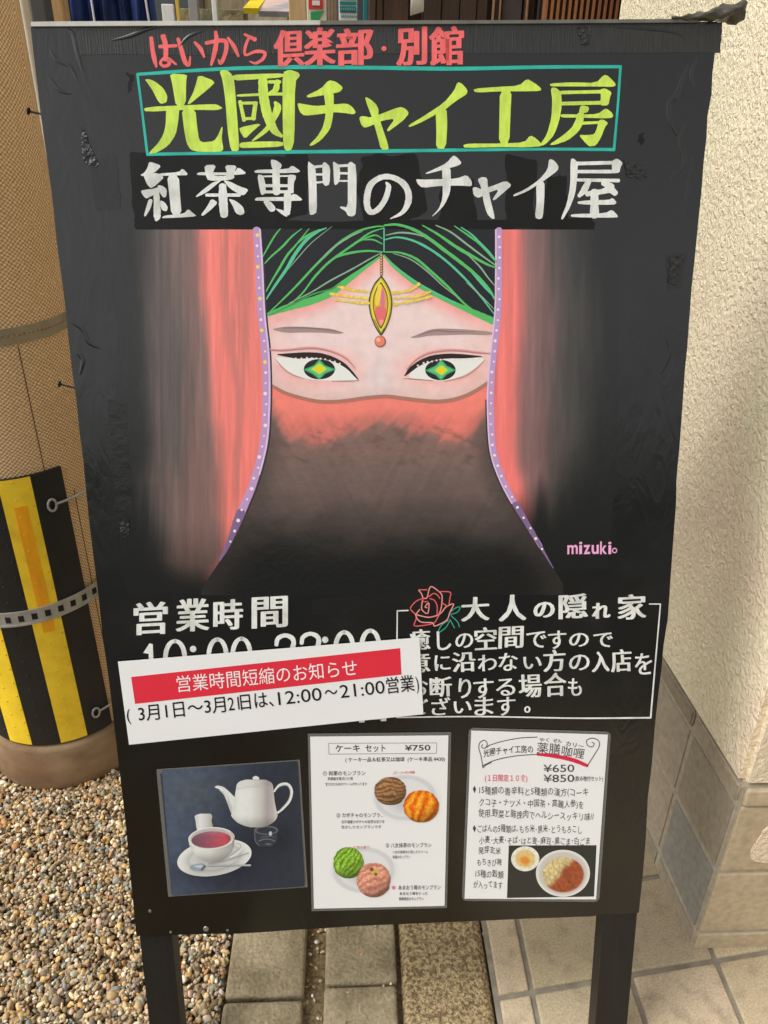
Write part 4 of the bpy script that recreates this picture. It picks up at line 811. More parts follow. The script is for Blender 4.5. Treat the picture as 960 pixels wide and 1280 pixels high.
k.at(310, 190, 6.4)
k.P((180, 60), (225, 65), (275, 100), (260, 140), (195, 140)); k.P((50, 155), (80, 142), (320, 138), (355, 105), (425, 155), (390, 168), (65, 170)); k.P((75, 180), (120, 185), (140, 240), (145, 330), (110, 350), (95, 300)); k.S((110, 196, 14), (340, 192, 14)); k.S((225, 140, 60), (230, 325, 60)); k.S((140, 270, 24), (330, 270, 24)); k.P((320, 180), (385, 185), (385, 215), (370, 240), (365, 330), (320, 335)); k.S((120, 320, 24), (360, 318, 24)); k.P((55, 378), (80, 362), (330, 360), (375, 330), (440, 380), (420, 392), (65, 392)); k.S((318, 345, 58), (318, 430, 58), (314, 490, 48)); k.P((215, 450), (270, 462), (310, 480), (318, 522), (280, 505)); k.P((120, 392), (180, 392), (225, 445), (215, 475), (180, 480), (150, 440))
k.P((478, 70), (510, 95), (540, 115), (550, 250), (555, 480), (520, 505), (492, 500), (488, 300)); k.S((540, 120, 22), (600, 113, 22)); k.S((550, 180, 18), (605, 180, 18)); k.S((550, 245, 16), (610, 240, 16)); k.P((595, 95), (615, 78), (660, 120), (655, 260), (620, 275), (600, 250)); k.P((680, 72), (715, 95), (735, 110), (740, 200), (725, 250), (700, 268), (690, 250), (685, 150)); k.S((730, 112, 22), (815, 108, 22)); k.S((730, 170, 18), (810, 172, 18)); k.S((725, 232, 14), (805, 232, 14)); k.P((800, 95), (825, 75), (870, 110), (868, 490), (840, 518), (800, 510), (785, 475), (735, 445), (745, 435), (800, 445), (800, 250))
k.at(440, 190, 5.333)
k.S((230, 205, 16), (245, 235, 34), (225, 310, 38), (180, 378, 36), (132, 402, 38), (105, 370, 42), (102, 300, 44), (125, 220, 42), (190, 172, 38), (265, 168, 36), (340, 208, 42), (376, 270, 44), (374, 340, 42), (335, 405, 28), (258, 445, 6))
k.P((488, 142), (560, 110), (630, 75), (675, 22), (700, 35), (735, 75), (700, 95), (640, 110), (500, 148)); k.P((600, 100), (658, 100), (660, 200), (655, 270), (620, 350), (570, 405), (525, 438), (580, 380), (605, 310), (605, 200)); k.P((425, 180), (470, 185), (560, 182), (700, 178), (765, 152), (800, 195), (800, 230), (740, 225), (600, 225), (470, 240), (440, 215))
k.at(590, 190, 4.8)
k.P((32, 165), (60, 150), (92, 155), (95, 200), (110, 280), (140, 400), (120, 402), (90, 370), (70, 300), (55, 210)); k.P((3, 215), (20, 210), (60, 225), (120, 205), (205, 172), (240, 200), (200, 235), (135, 292), (122, 285), (165, 222), (90, 248), (40, 278), (10, 260)); k.P((245, 258), (320, 225), (400, 170), (455, 105), (462, 42), (490, 48), (520, 85), (515, 112), (450, 160), (390, 200), (330, 238), (255, 268)); k.P((385, 190), (435, 170), (435, 280), (425, 395), (405, 405), (378, 395), (388, 300))
k.P((590, 45), (610, 38), (635, 65), (632, 150), (620, 250), (590, 330), (545, 408), (533, 400), (570, 310), (590, 200)); k.S((632, 70, 22), (840, 65, 22)); k.P((838, 55), (870, 38), (905, 65), (890, 95), (885, 125), (840, 130)); k.S((632, 118, 20), (840, 118, 22)); k.S((632, 168, 18), (880, 172, 22)); k.S((700, 175, 34), (672, 230, 38), (642, 265, 22)); k.S((690, 252, 30), (780, 238, 32), (828, 225, 44), (860, 248, 34)); k.S((790, 185, 36), (838, 212, 42)); k.S((735, 238, 48), (735, 380, 52)); k.P((630, 298), (700, 290), (820, 288), (845, 275), (870, 305), (850, 318), (640, 315)); k.P((590, 378), (620, 372), (800, 368), (840, 345), (878, 385), (865, 395), (600, 392))
k.build('subtitle_lettering', WPT, sign)
# coral top line
k = Ink(.00065, 180, 30, 4.571)
for st in (((42, 80, 22), (50, 150, 26), (60, 200, 26), (72, 245, 14)), ((90, 130, 22), (185, 125, 18)), ((110, 70, 30), (125, 130, 28), (125, 205, 26)), ((125, 190, 20), (105, 205, 16), (95, 225, 16), (115, 242, 18), (145, 230, 20), (140, 200, 18), (185, 232, 12)),
    ((195, 85, 20), (215, 150, 26), (235, 215, 26), (258, 235, 18), (265, 185, 8)), ((290, 105, 14), (325, 145, 24), (345, 190, 12)), ((355, 110, 20), (440, 95, 24), (470, 110, 26), (465, 170, 24), (440, 225, 20), (425, 205, 8)), ((410, 45, 20), (415, 100, 26), (400, 180, 26), (385, 235, 14)), ((480, 80, 14), (515, 130, 24), (540, 185, 14)),
    ((575, 60, 14), (635, 90, 24)), ((600, 80, 16), (580, 130, 18), (580, 178, 14), (640, 158, 20), (690, 165, 20), (680, 200, 20), (640, 225, 16), (605, 215, 8))): k.S(*st)
k.at(0, 0, 1)
for ch, bx in (('倶', (342, 37, 381, 83)), ('楽', (380, 34, 420, 82)), ('部', (420, 35, 467, 82)), ('別', (495, 34, 534, 82)), ('館', (536, 33, 580, 82))): char(k, ch, *bx, bold=.006, xb=3.4)
k.E(480, 61, 3.2)
k.build('shop_name_lettering', PNK, sign)
# opening hours
k = Ink(.00042)
for ch, bx in (('営', (168, 752, 211, 793)), ('業', (220.6, 748, 263, 789)), ('時', (267.5, 749, 305, 787)), ('間', (315.5, 745.5, 361, 784.5))): char(k, ch, *bx, bold=.004, xb=2.6)
k.build('hours_heading', WPT, sign); k = Ink(.00042)
k.P((180, 816), (188, 804), (192, 805), (194, 845), (188, 846), (187, 817), smooth=0)
def zero(cx, yt, rx=11, h=42, w=5): k.S(*[(cx + rx*math.cos(a), yt + h/2 + h/2*math.sin(a), w if math.cos(a)**2 < .5 else w*1.15) for a in np.linspace(-math.pi/2, 1.5*math.pi, 17)])
zero(220, 801, 12); zero(273, 799); zero(303, 798); zero(431.5, 790); zero(464, 788)
for cx, yt in ((357.5, 794), (389, 792)): k.S((cx - 11, yt + 12, 5), (cx - 9, yt + 4, 5.5), (cx, yt, 5), (cx + 9, yt + 4, 6), (cx + 10, yt + 13, 6), (cx + 2, yt + 27, 5.5), (cx - 11, yt + 41, 5), (cx + 12, yt + 40, 5))
for x, y in ((242.5, 811), (242.5, 830), (407.5, 799.5), (407.5, 818)): k.E(x, y, 4)
for ch, bx in (('定', (372, 868, 404, 904)), ('休', (412, 866, 444, 903)), ('日', (450, 864, 484, 902))): char(k, ch, *bx, bold=.006, xb=2.6)
k.build('hours_lettering', WPT, sign)
# house note
k = Ink(.00042)
cells = {'大': (577, 746, 613, 776), '人': (624, 743, 659, 776), 'の': (667.5, 752, 694.5, 772), '隠': (699, 742, 736, 773), 'れ': (740.6, 753, 764, 773), '家': (772.5, 742.5, 809, 774)}
for ch, bx in cells.items(): char(k, ch, *bx, bold=.004, xb=2.4)
for row in ([('癒', 513, 786, 539, 812), ('し', 547, 789, 565, 812), ('の', 570, 791, 592.5, 810), ('空', 594, 784, 622, 812), ('間', 624, 783, 655.5, 810), ('で', 659, 789, 684, 810), ('す', 686, 788, 709, 811), ('の', 712, 791, 737, 808), ('で', 742.5, 791, 767, 809)],
    [('意', 510, 815, 539, 840), ('に', 544, 818, 564, 838), ('沿', 566, 815, 595.5, 839), ('わ', 598, 818, 622, 838), ('な', 624, 816, 648, 838), ('い', 655, 820, 678, 836), ('方', 679.5, 812, 708, 839), ('の', 712, 818, 738, 837), ('入', 740.6, 814, 763, 839), ('店', 764, 811, 790.5, 839), ('を', 794, 816, 816, 843)],
    [('お', 512, 848, 536, 870), ('断', 538, 846, 566, 871), ('り', 574, 847.5, 590, 872), ('す', 592.5, 847.5, 618, 872), ('る', 620.6, 847.5, 645, 869), ('場', 649, 842, 678, 871), ('合', 680.6, 840, 709, 870), ('も', 710.6, 847.5, 728, 869)],
    [('ご', 519, 873, 536, 893), ('ざ', 540, 871, 564, 893), ('い', 568, 876, 590.6, 891), ('ま', 594, 871, 618, 894), ('す', 622, 871, 645, 894), ('。', 656, 882, 664, 890)]):
    for ch, *bx in row: char(k, ch, bx[0], bx[1] + rng.uniform(-.5, .5), bx[2], bx[3] + rng.uniform(-.5, .5), bold=.0, xb=(1.1 if '\u3040' < ch < '\u3100' or ch == '。' else 1.8), shear=rng.uniform(-.03, .05))
k.S((511, 762.5, 1.6), (497.5, 763, 1.6)); k.S((497.5, 763, 1.6), (497, 830, 1.7), (497, 896, 1.6)); k.S((497, 896, 1.8), (600, 895, 1.8), (720, 897, 2.0), (814, 896.5, 2.2)); k.S((814, 896, 2.2), (820, 825, 1.8), (826, 754.5, 1.6)); k.S((826, 754.5, 1.6), (812, 754.5, 1.5))
k.build('note_lettering', WPT, sign)
k = Ink(.00050, 490, 725, 8.727); RS = lin((226, 92, 92)); RL = lin((238, 150, 140))
for i, st in enumerate(([(300, 110), (330, 150), (350, 195), (390, 190), (410, 110), (435, 70), (490, 100), (545, 150), (555, 200), (545, 300), (520, 370), (480, 390), (400, 405), (265, 375)], [(305, 105), (390, 105)], [(350, 195), (280, 225), (235, 265), (210, 315), (265, 375), (270, 430), (250, 495), (340, 495), (460, 470), (500, 420), (530, 360)],
    [(265, 380), (290, 430), (340, 460), (450, 465), (470, 500), (530, 480), (610, 430), (640, 350), (680, 260), (600, 290), (560, 340), (530, 370)], [(410, 180), (460, 145), (500, 160), (530, 200)], [(515, 125), (640, 130), (640, 190), (630, 260)], [(340, 220), (330, 300), (350, 340), (400, 360), (410, 250), (370, 290), (390, 300)], [(420, 200), (470, 220), (500, 280), (500, 370)], [(545, 240), (610, 285)], [(265, 375), (310, 320)], [(350, 190), (345, 230), (400, 235)])):
    k.S(*[(x, y, 12) for x, y in st], col=RS if i % 3 else RL, n=4)
TG = lin((40, 160, 130))
for st in ([(650, 345), (690, 310), (745, 290), (740, 330), (700, 360), (650, 380), (720, 450), (745, 510)], [(640, 430), (690, 520)], [(620, 440), (560, 480), (530, 520), (510, 575), (560, 545), (600, 510), (640, 440)]): k.S(*[(x, y, 11) for x, y in st], col=TG, n=4)
k.build('painted_rose', ARTF, sign)
k = Ink(.00042); x = 710
for ch, w_, yt in (('m', 13, 681), ('i', 4, 677), ('z', 8.5, 681), ('u', 9, 681), ('k', 8.5, 676.5), ('i', 4, 677)): char(k, ch, x, yt, x + w_, 692.5, bold=.02); x += w_ + 1.6
k.S(*[(769.0 + 2.6*math.cos(a), 688 + 2.8*math.sin(a), 1.3) for a in np.linspace(0, 2*math.pi, 10)]); k.build('signature', LTP, sign)

# ================================================================== SHEETS STUCK ON THE BOARD
PAPER = mat('white_paper', (234, 233, 229), .32, .5, var=.02, vscale=6, bump=.0006, bscale=5)
LAM = mat('laminate_film', (140, 140, 134), .2, .5, alpha=.38)
INKB = mat('black_print', (34, 33, 32), .4, .4); REDB = mat('red_print', (222, 44, 62), .36, .45, var=.03, vscale=8); PRT = mat('photo_print', (0, 0, 0), .3, .5, attr=True); WPR = mat('white_print', (238, 236, 232), .36, .45)
def card(name, label, cat, quad, lamq, d, m, round_=0):
    q = np.asarray(quad, float); base = (q[2] + q[3]) / 2; r = thing(name, label, cat, M=board_frame(px=base, d=d))
    if lamq is not None:
        lq = np.asarray(lamq, float); p = lq
        if round_:
            out = []
            for i in range(4):
                a, b_, c = lq[i-1], lq[i], lq[(i+1) % 4]; da, dc = unit(a - b_), unit(c - b_)
                for t in np.linspace(0, 1, 6): out.append(b_ + da*round_*(1-t)**2 + dc*round_*t**2)
            p = np.array(out)
        slab_px(p, d - .0011, d - .0006, 'laminate', LAM, r)
    slab_px(densify(quad, 6, 0), d - .0005, d, 'sheet', m, r); return r
nt = card('notice', 'long white notice with a red band announcing shorter hours, taped over the sign', 'notice', [(149.5, 825.5), (525, 795.5), (530, 891), (163.5, 929)], None, .0042, PAPER)
k = Ink(.0044); k.P((166, 844.5), (501, 808.5), (502.7, 841.5), (171, 878), smooth=0); k.build('red_band', REDB, nt)
k = Ink(.0046); line(k, '営業時間短縮のお知らせ', 223, 853.5, 447, 832.5, 20.5); k.build('heading', WPR, nt)
k = Ink(.0046); line(k, '(', 160.5, 891, 165, 890.5, 19); dy = lambda x: 890.3 - .1121*(x - 173)
for tx, xa, xb_ in (('3月1日～3月', 175, 283.5), ('21', 286.5, 300.5), ('日は、', 302, 343), ('12:00', 349, 403), ('～', 407, 423), ('21:00', 426, 481.5), ('営業', 484, 518.5), (')', 520.5, 524)): line(k, tx, xa, dy(xa), xb_, dy(xb_), 20.5 if tx[0] not in '12' else 21.5, bold=.0 if tx[0] in '12' else .005); k.build('date_line', INKB, nt)

# tea photograph
tp = card('photo_card', 'dark laminated photograph of a white teapot and cup of tea', 'photo card', [(202, 966), (373.5, 953.5), (382.5, 1104), (216.5, 1116)], [(197, 961), (376, 949), (386, 1108), (212, 1120)], .0022, mat('photo_navy', (46, 54, 70), .26, .5, var=.12, vscale=9, col2=(62, 70, 82), c2scale=6))
def tea_ground(X, Y):
    c = mixc(np.array([76., 88, 106]), np.array([44., 50, 62]), sstep(205, 330, X + .25*(Y - 1030))); c = mixc(c, np.array([84., 90, 92]), .6*np.exp(-((X - 240)/34)**2 - ((Y - 985)/24)**2))
    c = mixc(c, np.array([28., 32, 42]), .8*np.exp(-((X - 338)/30)**2 - ((Y - 1052)/16)**2)); c = mixc(c, np.array([30., 34, 46]), .7*np.exp(-((X - 275)/55)**2 - ((Y - 1084)/16)**2)); return c*(1 + .28*(fbm(X/5, Y/5, 44) - .5)[..., None])
sheet('picture_ground', np.linspace(956, 1113, 60), lambda y: np.interp(y, [956, 1113], [204, 217.5]), lambda y: np.interp(y, [956, 1113], [373, 381.5]), 60, tea_ground, .0023, PRT, tp, sh=-.07, cx=290)
k = Ink(.0025, 195, 940, 4.923); CW = lin((222, 223, 216)); C2 = lin((196, 196, 190)); C3 = lin((164, 162, 158))
zx = lambda x: 195 + x/4.923
zy = lambda y: 940 + y/4.923
def zrows(name, rows, fn, d, n=26):
    ys = [zy(r[0]) for r in rows]; yy = np.linspace(ys[0], ys[-1], n)
    return sheet(name, yy, lambda y: np.interp(y, ys, [zx(r[1]) for r in rows]), lambda y: np.interp(y, ys, [zx(r[2]) for r in rows]), n, fn, d, PRT, tp)
k.P((612, 470), (758, 470), (752, 545), (720, 578), (640, 575), (614, 545), col=lin((52, 57, 66))); k.E(686, 474, 74, 28, col=lin((96, 100, 106))); k.E(688, 476, 60, 20, col=lin((50, 54, 62))); k.S((615, 480, 5), (620, 540, 5), (645, 570, 4), col=lin((104, 110, 116))); k.S((640, 540, 6), (690, 528, 5), (740, 540, 5), col=lin((112, 118, 122))); k.E(712, 495, 10, 14, col=lin((184, 188, 192))); k.E(700, 560, 20, 5, col=lin((98, 104, 110))); k.S((650, 520, 4), (700, 512, 5), (740, 516, 3), col=lin((90, 95, 102)))
k.P((365, 210), (385, 199), (425, 208), (462, 240), (492, 272), (540, 330), (540, 430), (500, 415), (470, 370), (448, 310), (425, 255), (398, 222), col=CW); k.P((392, 222), (425, 255), (448, 310), (470, 370), (500, 415), (510, 405), (485, 350), (460, 290), (430, 240), col=C2)
k.S((735, 235, 13), (770, 196, 15), (818, 192, 15), (843, 235, 15), (828, 295, 15), (790, 340, 14), (757, 366, 14), col=CW); k.S((742, 232, 4), (772, 205, 4), (815, 202, 4), (833, 238, 4), (820, 292, 4), (765, 356, 4), col=C3)
k.build('picture_details', PRT, tp)
def pot(X, Y):
    t = (X - zx(487))/(zx(745) - zx(487)); v = (Y - zy(165))/(zy(455) - zy(165)); c = ramp(t, [(0, (214, 216, 208)), (.14, (228, 230, 224)), (.42, (222, 222, 214)), (.64, (198, 195, 188)), (.80, (168, 158, 156)), (.92, (182, 172, 170)), (1, (206, 202, 198))])
    c = c*(1 - .20*sstep(.72, 1.0, v) - .05*sstep(.2, .08, v))[..., None]; c = mixc(c, np.array([178., 182, 176]), .5*np.exp(-((v - .2 + .06*np.sin(t*3))/.018)**2)); return c*(1 + .05*(fbm(X/3, Y/3, 6) - .5)[..., None])
zrows('teapot_picture', [(163, 560, 680), (172, 528, 702), (182, 512, 718), (195, 504, 727), (300, 487, 738), (385, 470, 756), (410, 490, 746), (432, 516, 722), (448, 556, 690), (456, 590, 660)], pot, .0028, 34)
def saucer(X, Y):
    u = (X - zx(368))/(228/4.923); v = (Y - zy(642))/(112/4.923); r = np.hypot(u, v); c = mixc(np.array([206., 206, 200]), np.array([226., 226, 220]), sstep(.72, .95, r)); c = mixc(c, np.array([178., 178, 176]), .6*np.exp(-((r - .70)/.05)**2)); c = mixc(c, np.array([150., 152, 152]), .6*sstep(.7, .2, np.hypot(u - .05, v*1.4 + .05))); return c*(1 - .12*sstep(.2, .9, v))[..., None]*(1 + .05*(fbm(X/3, Y/3, 7) - .5)[..., None])
ellipse_sheet('saucer_picture', zx(368), zy(642), 228/4.923, 112/4.923, saucer, .0027, PRT, tp, n=44, sh=-.13)
def creamer(X, Y): t = (X - zx(250))/(zx(360) - zx(250)); return ramp(t, [(0, (206, 208, 202)), (.3, (226, 227, 220)), (.65, (204, 203, 196)), (1, (168, 168, 164))])
zrows('creamer_picture', [(372, 280, 345), (382, 248, 354), (392, 246, 355), (420, 253, 350), (445, 255, 358), (478, 262, 366)], creamer, .0028, 16)
def cup(X, Y):
    t = (X - zx(208))/(zx(492) - zx(208)); v = (Y - zy(530))/(zy(668) - zy(530)); c = ramp(t, [(0, (196, 198, 190)), (.16, (226, 227, 218)), (.45, (220, 220, 210)), (.75, (186, 184, 178)), (1, (160, 158, 156))]); return c*(1 - .26*sstep(.45, 1.05, v))[..., None]
k = Ink(.0029, 195, 940, 4.923); k.S((495, 542, 16), (532, 552, 15), (540, 580, 14), (515, 610, 13), (468, 640, 12), col=CW); k.S((505, 552, 4), (526, 560, 4), (528, 580, 4), (470, 630, 4), col=C3); k.P((600, 150), (620, 138), (645, 150), (638, 166), (607, 166), col=CW); k.S((604, 164, 3), (640, 165, 3), col=C3); k.S((378, 212, 4), (420, 228, 5), (450, 290, 4), col=lin((238, 238, 234))); k.build('picture_details', PRT, tp)
zrows('cup_picture', [(525, 209, 491), (560, 213, 488), (600, 231, 473), (640, 268, 440), (660, 298, 412), (669, 316, 394)], cup, .0031, 26)
def rim(X, Y): r = np.hypot((X - zx(350))/(142/4.923), (Y - zy(522))/(68/4.923)); return mixc(np.array([188., 184, 178]), np.array([230., 230, 224]), sstep(.86, .98, r))
ellipse_sheet('cup_picture', zx(350), zy(522), 142/4.923, 68/4.923, rim, .0033, PRT, tp, n=30, sh=-.05)
def brew(X, Y): t = (X - zx(228))/(zx(470) - zx(228)); v = (Y - zy(530))/(52/4.923); c = ramp(t, [(0, (118, 82, 96)), (.3, (136, 82, 98)), (.6, (176, 84, 98)), (.85, (196, 78, 92)), (1, (150, 70, 80))]); c = mixc(c, np.array([170., 138, 146]), .45*sstep(-.2, -1, v)); return c*(1 + .16*(fbm(X/4, Y/2, 12) - .5)[..., None])
ellipse_sheet('brew_picture', zx(348), zy(530), 120/4.923, 51/4.923, brew, .0035, PRT, tp, n=30, sh=-.05)
k = Ink(.0037, 195, 940, 4.923); k.S((470, 480, 4), (486, 520, 4), (472, 560, 4), col=lin((196, 172, 132))); k.S((330, 678, 7), (430, 660, 6), (580, 610, 5), col=C3); k.S((300, 690, 5), (450, 685, 7), (590, 686, 9), col=lin((186, 188, 188))); k.S((330, 694, 3), (450, 690, 3), (590, 692, 3), col=lin((120, 122, 122))); k.P((215, 690), (290, 672), (320, 690), (290, 722), (225, 718), col=lin((146, 160, 170))); k.P((235, 692), (285, 682), (300, 692), (280, 706), col=lin((186, 198, 206))); k.S((290, 715, 8), (312, 690, 8), col=lin((70, 76, 84))); k.build('picture_details', PRT, tp)

# cake menu
cm = card('menu_sheet', 'white printed cake menu showing four round cakes, beside the tea photograph', 'menu', [(389, 920), (561.5, 918.5), (557, 1131), (394, 1134.5)], [(386, 916.5), (565, 914.5), (560, 1134), (391, 1138)], .0022, PAPER)
k = Ink(.0024); GL = lin((150, 150, 150)); BK = lin((52, 50, 50)); RD = lin((206, 90, 80))
for a, b_ in (((412, 928), (547, 927.5)), ((547, 927.5), (546.5, 940.5)), ((546.5, 940.5), (412.5, 941.5)), ((412.5, 941.5), (412, 928))): k.S((*a, .8), (*b_, .8), wob=0, col=GL)
line(k, 'ケーキ', 420.5, 934.3, 451, 934, 9.5, .012, col=BK); line(k, 'セット', 458, 934, 483, 933.8, 9.5, .012, col=BK); line(k, '¥750', 507, 933.5, 539, 933, 9, .012, col=BK)
line(k, '( ケーキ一品＆紅茶又は珈琲  (ケーキ単品 ¥430)', 433, 948.5, 557, 947.5, 5.6, .012, col=BK)
for tx, x0, y0, x1, h in (('① 和栗のモンブラン', 405, 965.5, 458, 5.8), ('和栗餡を贅沢に使用', 411, 972.3, 442, 4), ('甘さひかえめのクリームがのってます', 408, 979, 460, 4), ('② カボチャのモンブラン', 422, 1017.8, 482, 5.8), ('北海道産カボチャの自然な甘さを', 428, 1026, 482, 4), ('生かしたモンブランです', 428, 1032.5, 478, 4),
    ('③ 八女抹茶のモンブラン', 483.5, 1055.3, 540.5, 5.8), ('八女の抹茶を使用したクリーム', 492, 1063.7, 536, 4), ('和風のモンブラン', 492, 1070, 514, 4), ('あまおう苺のモンブラン', 499.5, 1108, 552, 5.8), ('あまおう苺を使った', 501, 1115.5, 536, 4), ('季節限定のモンブラン', 500, 1122.2, 531, 4)): line(k, tx, x0, y0, x1, y0 - .3, h, .008, col=BK)
line(k, '三つの味', 492, 965, 520, 964, 3.6, .01, col=RD); line(k, '抹茶の香り', 443, 1058, 463, 1057.5, 3.6, .01, col=RD); k.E(493.5, 1108, 2.4, col=lin((222, 120, 160)))
k.build('print', PRT, cm)
def plate(cx, cy, rx, ry):
    def fn(X, Y): r = np.hypot((X-cx)/rx, (Y-cy)/ry); c = mixc(np.array([224., 223, 221]), np.array([208., 207, 207]), sstep(.72, .80, r)*sstep(.95, .88, r)); c = mixc(c, np.array([234., 233, 230]), sstep(.88, 1.0, r)); return mixc(c, np.array([186., 184, 184]), .7*sstep(.75, .2, np.hypot((X-cx-4)/rx, (Y-cy-8)/ry*1.3)))
    return ellipse_sheet('plate_picture', cx, cy, rx, ry, fn, .0025, PRT, cm)
plate(508, 996, 43, 31); plate(456, 1086, 43, 31)
def cake(cx, cy, rx, ry, lo, mid, hi, ang, freq, seed, d):
    def fn(X, Y):
        u = (X-cx)/rx; v = (Y-cy)/ry; a = math.radians(ang); s = u*math.cos(a) + v*math.sin(a); q = -u*math.sin(a) + v*math.cos(a)
        n1 = fbm(u*1.6 + 9, v*1.6 + 9, seed); w = np.sin((s*(1 + .6*q*q) + .22*q + .55*n1)*freq) + .12*np.sin((q + .5*n1)*freq*1.3 + 4*s); t = .5 + .42*w + .28*(fbm(X/2.2, Y/2.2, seed + 2) - .5)
        c = mixc(np.array(lo, float), np.array(mid, float), sstep(.05, .55, t)); c = mixc(c, np.array(hi, float), .8*sstep(.66, 1.05, t)); c = c*(1.08 - .42*sstep(-.2, 1.15, v*.8 + .45*u) - .12*sstep(.7, 1, np.hypot(u, v)))[..., None]; return c*(1 + .4*(vn(X/.9, Y/.9, seed) - .5)[..., None])
    ys = cy + ry*np.sin(np.linspace(-1.547, 1.547, 44)); hw = lambda y: rx*math.sqrt(max(1 - ((y - cy)/ry)**2, 0))**.9
    g = lambda y, k: 1.6*(float(vn(np.array(y/2.4), np.array(k*7.3), seed)) - .5)
    return sheet('cake_picture', ys, lambda y: cx - hw(y) + g(y, 1), lambda y: cx + hw(y) + g(y, 2), 44, fn, d, PRT, cm)
cake(489, 987.5, 20, 17.5, (104, 70, 42), (150, 108, 70), (186, 144, 102), 75, 17, 3, .0027); cake(527.5, 1006.5, 22, 20, (206, 88, 10), (238, 136, 22), (250, 196, 70), 6, 10, 5, .0029)
cake(437, 1077, 19, 19.5, (82, 122, 28), (126, 172, 44), (178, 206, 98), 24, 20, 7, .0027); cake(468.5, 1098.5, 21, 21.5, (188, 114, 96), (214, 148, 122), (230, 178, 152), 55, 15, 9, .0029)
k = Ink(.0031); k.P((462, 1084), (474, 1084), (478, 1092), (466, 1092), smooth=2, col=lin((214, 168, 96))); k.E(466, 1085, 2.4, col=lin((120, 84, 40))); k.E(471, 1091, 2, col=lin((110, 100, 40))); k.build('garnish_picture', PRT, cm)

# curry menu
cu = card('menu_sheet', 'white handwritten curry menu with a photo of curry rice, beside the cake menu', 'menu', [(590, 912.5), (760.5, 917.5), (746, 1123), (582, 1122)], [(587, 909), (764.5, 914), (750, 1126.5), (578.5, 1125)], .0022, PAPER, round_=7)
k = Ink(.0024, 560, 890, 4.364); BK2 = lin((58, 56, 54)); CR = lin((214, 30, 70))
k.S((490, 226, 14), (560, 232, 20), (640, 246, 22), (700, 262, 22), (762, 288, 18), col=CR)
for st in ([(225, 178), (300, 155), (400, 137), (490, 132)], [(190, 290), (260, 258), (370, 235), (490, 226)], [(195, 300), (185, 240), (172, 190), (180, 160), (205, 150), (218, 170), (205, 192), (188, 188), (192, 172)], [(195, 300), (210, 285), (240, 270)], [(762, 290), (800, 230), (828, 180), (822, 150), (790, 138), (760, 150), (765, 178), (790, 185), (800, 168), (788, 160)], [(215, 188), (228, 178)]): k.S(*[(x, y, 4.5) for x, y in st], col=BK2)
k.at(0, 0, 1)
line(k, '光國チャイ工房の', 605, 941, 667, 935.5, 9.5, .012, bow=2.2, col=BK2); line(k, '薬膳', 672, 933.5, 701, 935.5, 14, .0, col=BK2); line(k, '咖喱', 703, 937, 731, 941.5, 13, .0, col=BK2); line(k, 'やく', 675, 923.5, 687, 924, 5, .01, col=BK2); line(k, 'ぜん', 692, 924.5, 703, 925, 5, .01, col=BK2); line(k, 'カリー', 708, 928, 730, 932, 6, .01, col=BK2)
line(k, '¥650', 680, 959, 718.5, 958.5, 12, .004, col=BK2); line(k, '¥850', 680, 971.5, 718.5, 971, 12, .004, col=BK2); line(k, '(飲み物付セット)', 719, 972, 754.5, 972, 6.5, .006, col=BK2); line(k, '(１日限定１０食)', 607, 971, 660, 971.5, 8.5, .012, col=lin((226, 70, 110)))
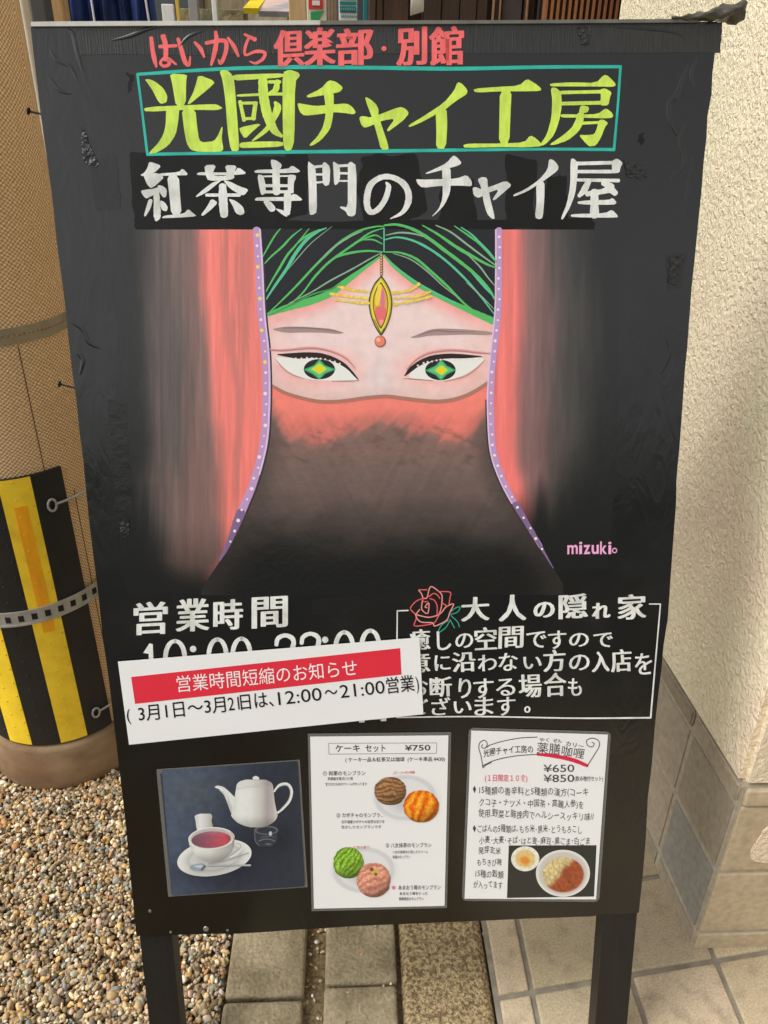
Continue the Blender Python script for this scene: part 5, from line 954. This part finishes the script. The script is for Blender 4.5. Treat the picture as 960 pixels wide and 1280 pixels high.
for tx, x0, y0, x1, y1, h in (('15種類の香辛料と5種類の漢方(コーキ', 600, 986.5, 736, 989.5, 10), ('クコ子・ナツメ・中国茶・高麗人参)を', 600, 1001.5, 730, 1004, 9.5), ('使用.野菜と豚挽肉でヘルシースッキリ味//', 599, 1014.5, 743, 1020, 10), ('ごはんの5種類は､もち米･黒米･とうもろこし', 598, 1034, 728, 1035.5, 9.5), ('小麦･大麦･そば･はと麦･麻豆･黒ごま･白ごま', 600, 1048.5, 738, 1050.5, 9), ('発芽玄米', 599, 1061, 627, 1061.5, 9), ('もちきび稗', 597.5, 1076, 628, 1077, 9), ('15種の穀類', 595.5, 1090.5, 630.5, 1091.5, 9.5), ('が入ってます', 593, 1104.5, 629, 1104.5, 9)):
    line(k, tx, x0, y0, x1, y1, h, .0, jit=1.0, col=BK2)
for y in (985, 1034): k.P((592, y), (594, y - 4), (596, y), (594, y + 5), smooth=0, col=BK2)
k.build('handwriting', PRT, cu)
k = Ink(.0024); k.P((637, 1055.5), (746.5, 1055.2), (743.4, 1119.3), (634.8, 1121), smooth=0, col=lin((44, 45, 42))); k.build('photo_ground', PRT, cu)
ellb = lambda cx, cy, rx, ry, fn, d: ellipse_sheet('bowl_picture', cx, cy, rx, ry, fn, d, PRT, cu, n=40)
def soup(X, Y):
    r = np.hypot((X-657.5)/17.6, (Y-1072)/15.6); c = mixc(np.array([222., 190, 120]), np.array([228., 224, 208]), sstep(.62, .80, r)); c = mixc(c, np.array([224., 140, 50]), sstep(.46, .2, np.hypot((X-657)/17, (Y-1074)/15))); return c*(1 + .2*(fbm(X/2.5, Y/2.5, 4) - .5)[..., None])
def curry(X, Y):
    u = (X-704.5)/33.7; v = (Y-1090)/29.3; r = np.hypot(u, v); food = mixc(np.array([206., 186, 132]), np.array([150., 72, 40]), sstep(-.22, .08, u*.8 + v*.62 + .35*(fbm(X/6, Y/6, 8) - .5)))
    food = food*(1 + .7*(fbm(X/1.8, Y/1.8, 14) - .5)[..., None]); food = mixc(food, np.array([192., 92, 40]), .7*sstep(.58, .7, fbm(X/3, Y/3, 19))*sstep(0, .2, u*.8 + v*.6))
    rim = mixc(np.array([226., 222, 214]), np.array([200., 194, 186]), sstep(.98, .84, r)); return mixc(food, rim, sstep(.74, .82, np.hypot(u*1.02 - .01, (v - .06)*1.04)))
ellb(657.5, 1072, 17.6, 15.6, soup, .0026); ellb(704.5, 1090, 33.7, 29.3, curry, .0028)
bpy.context.view_layer.update()
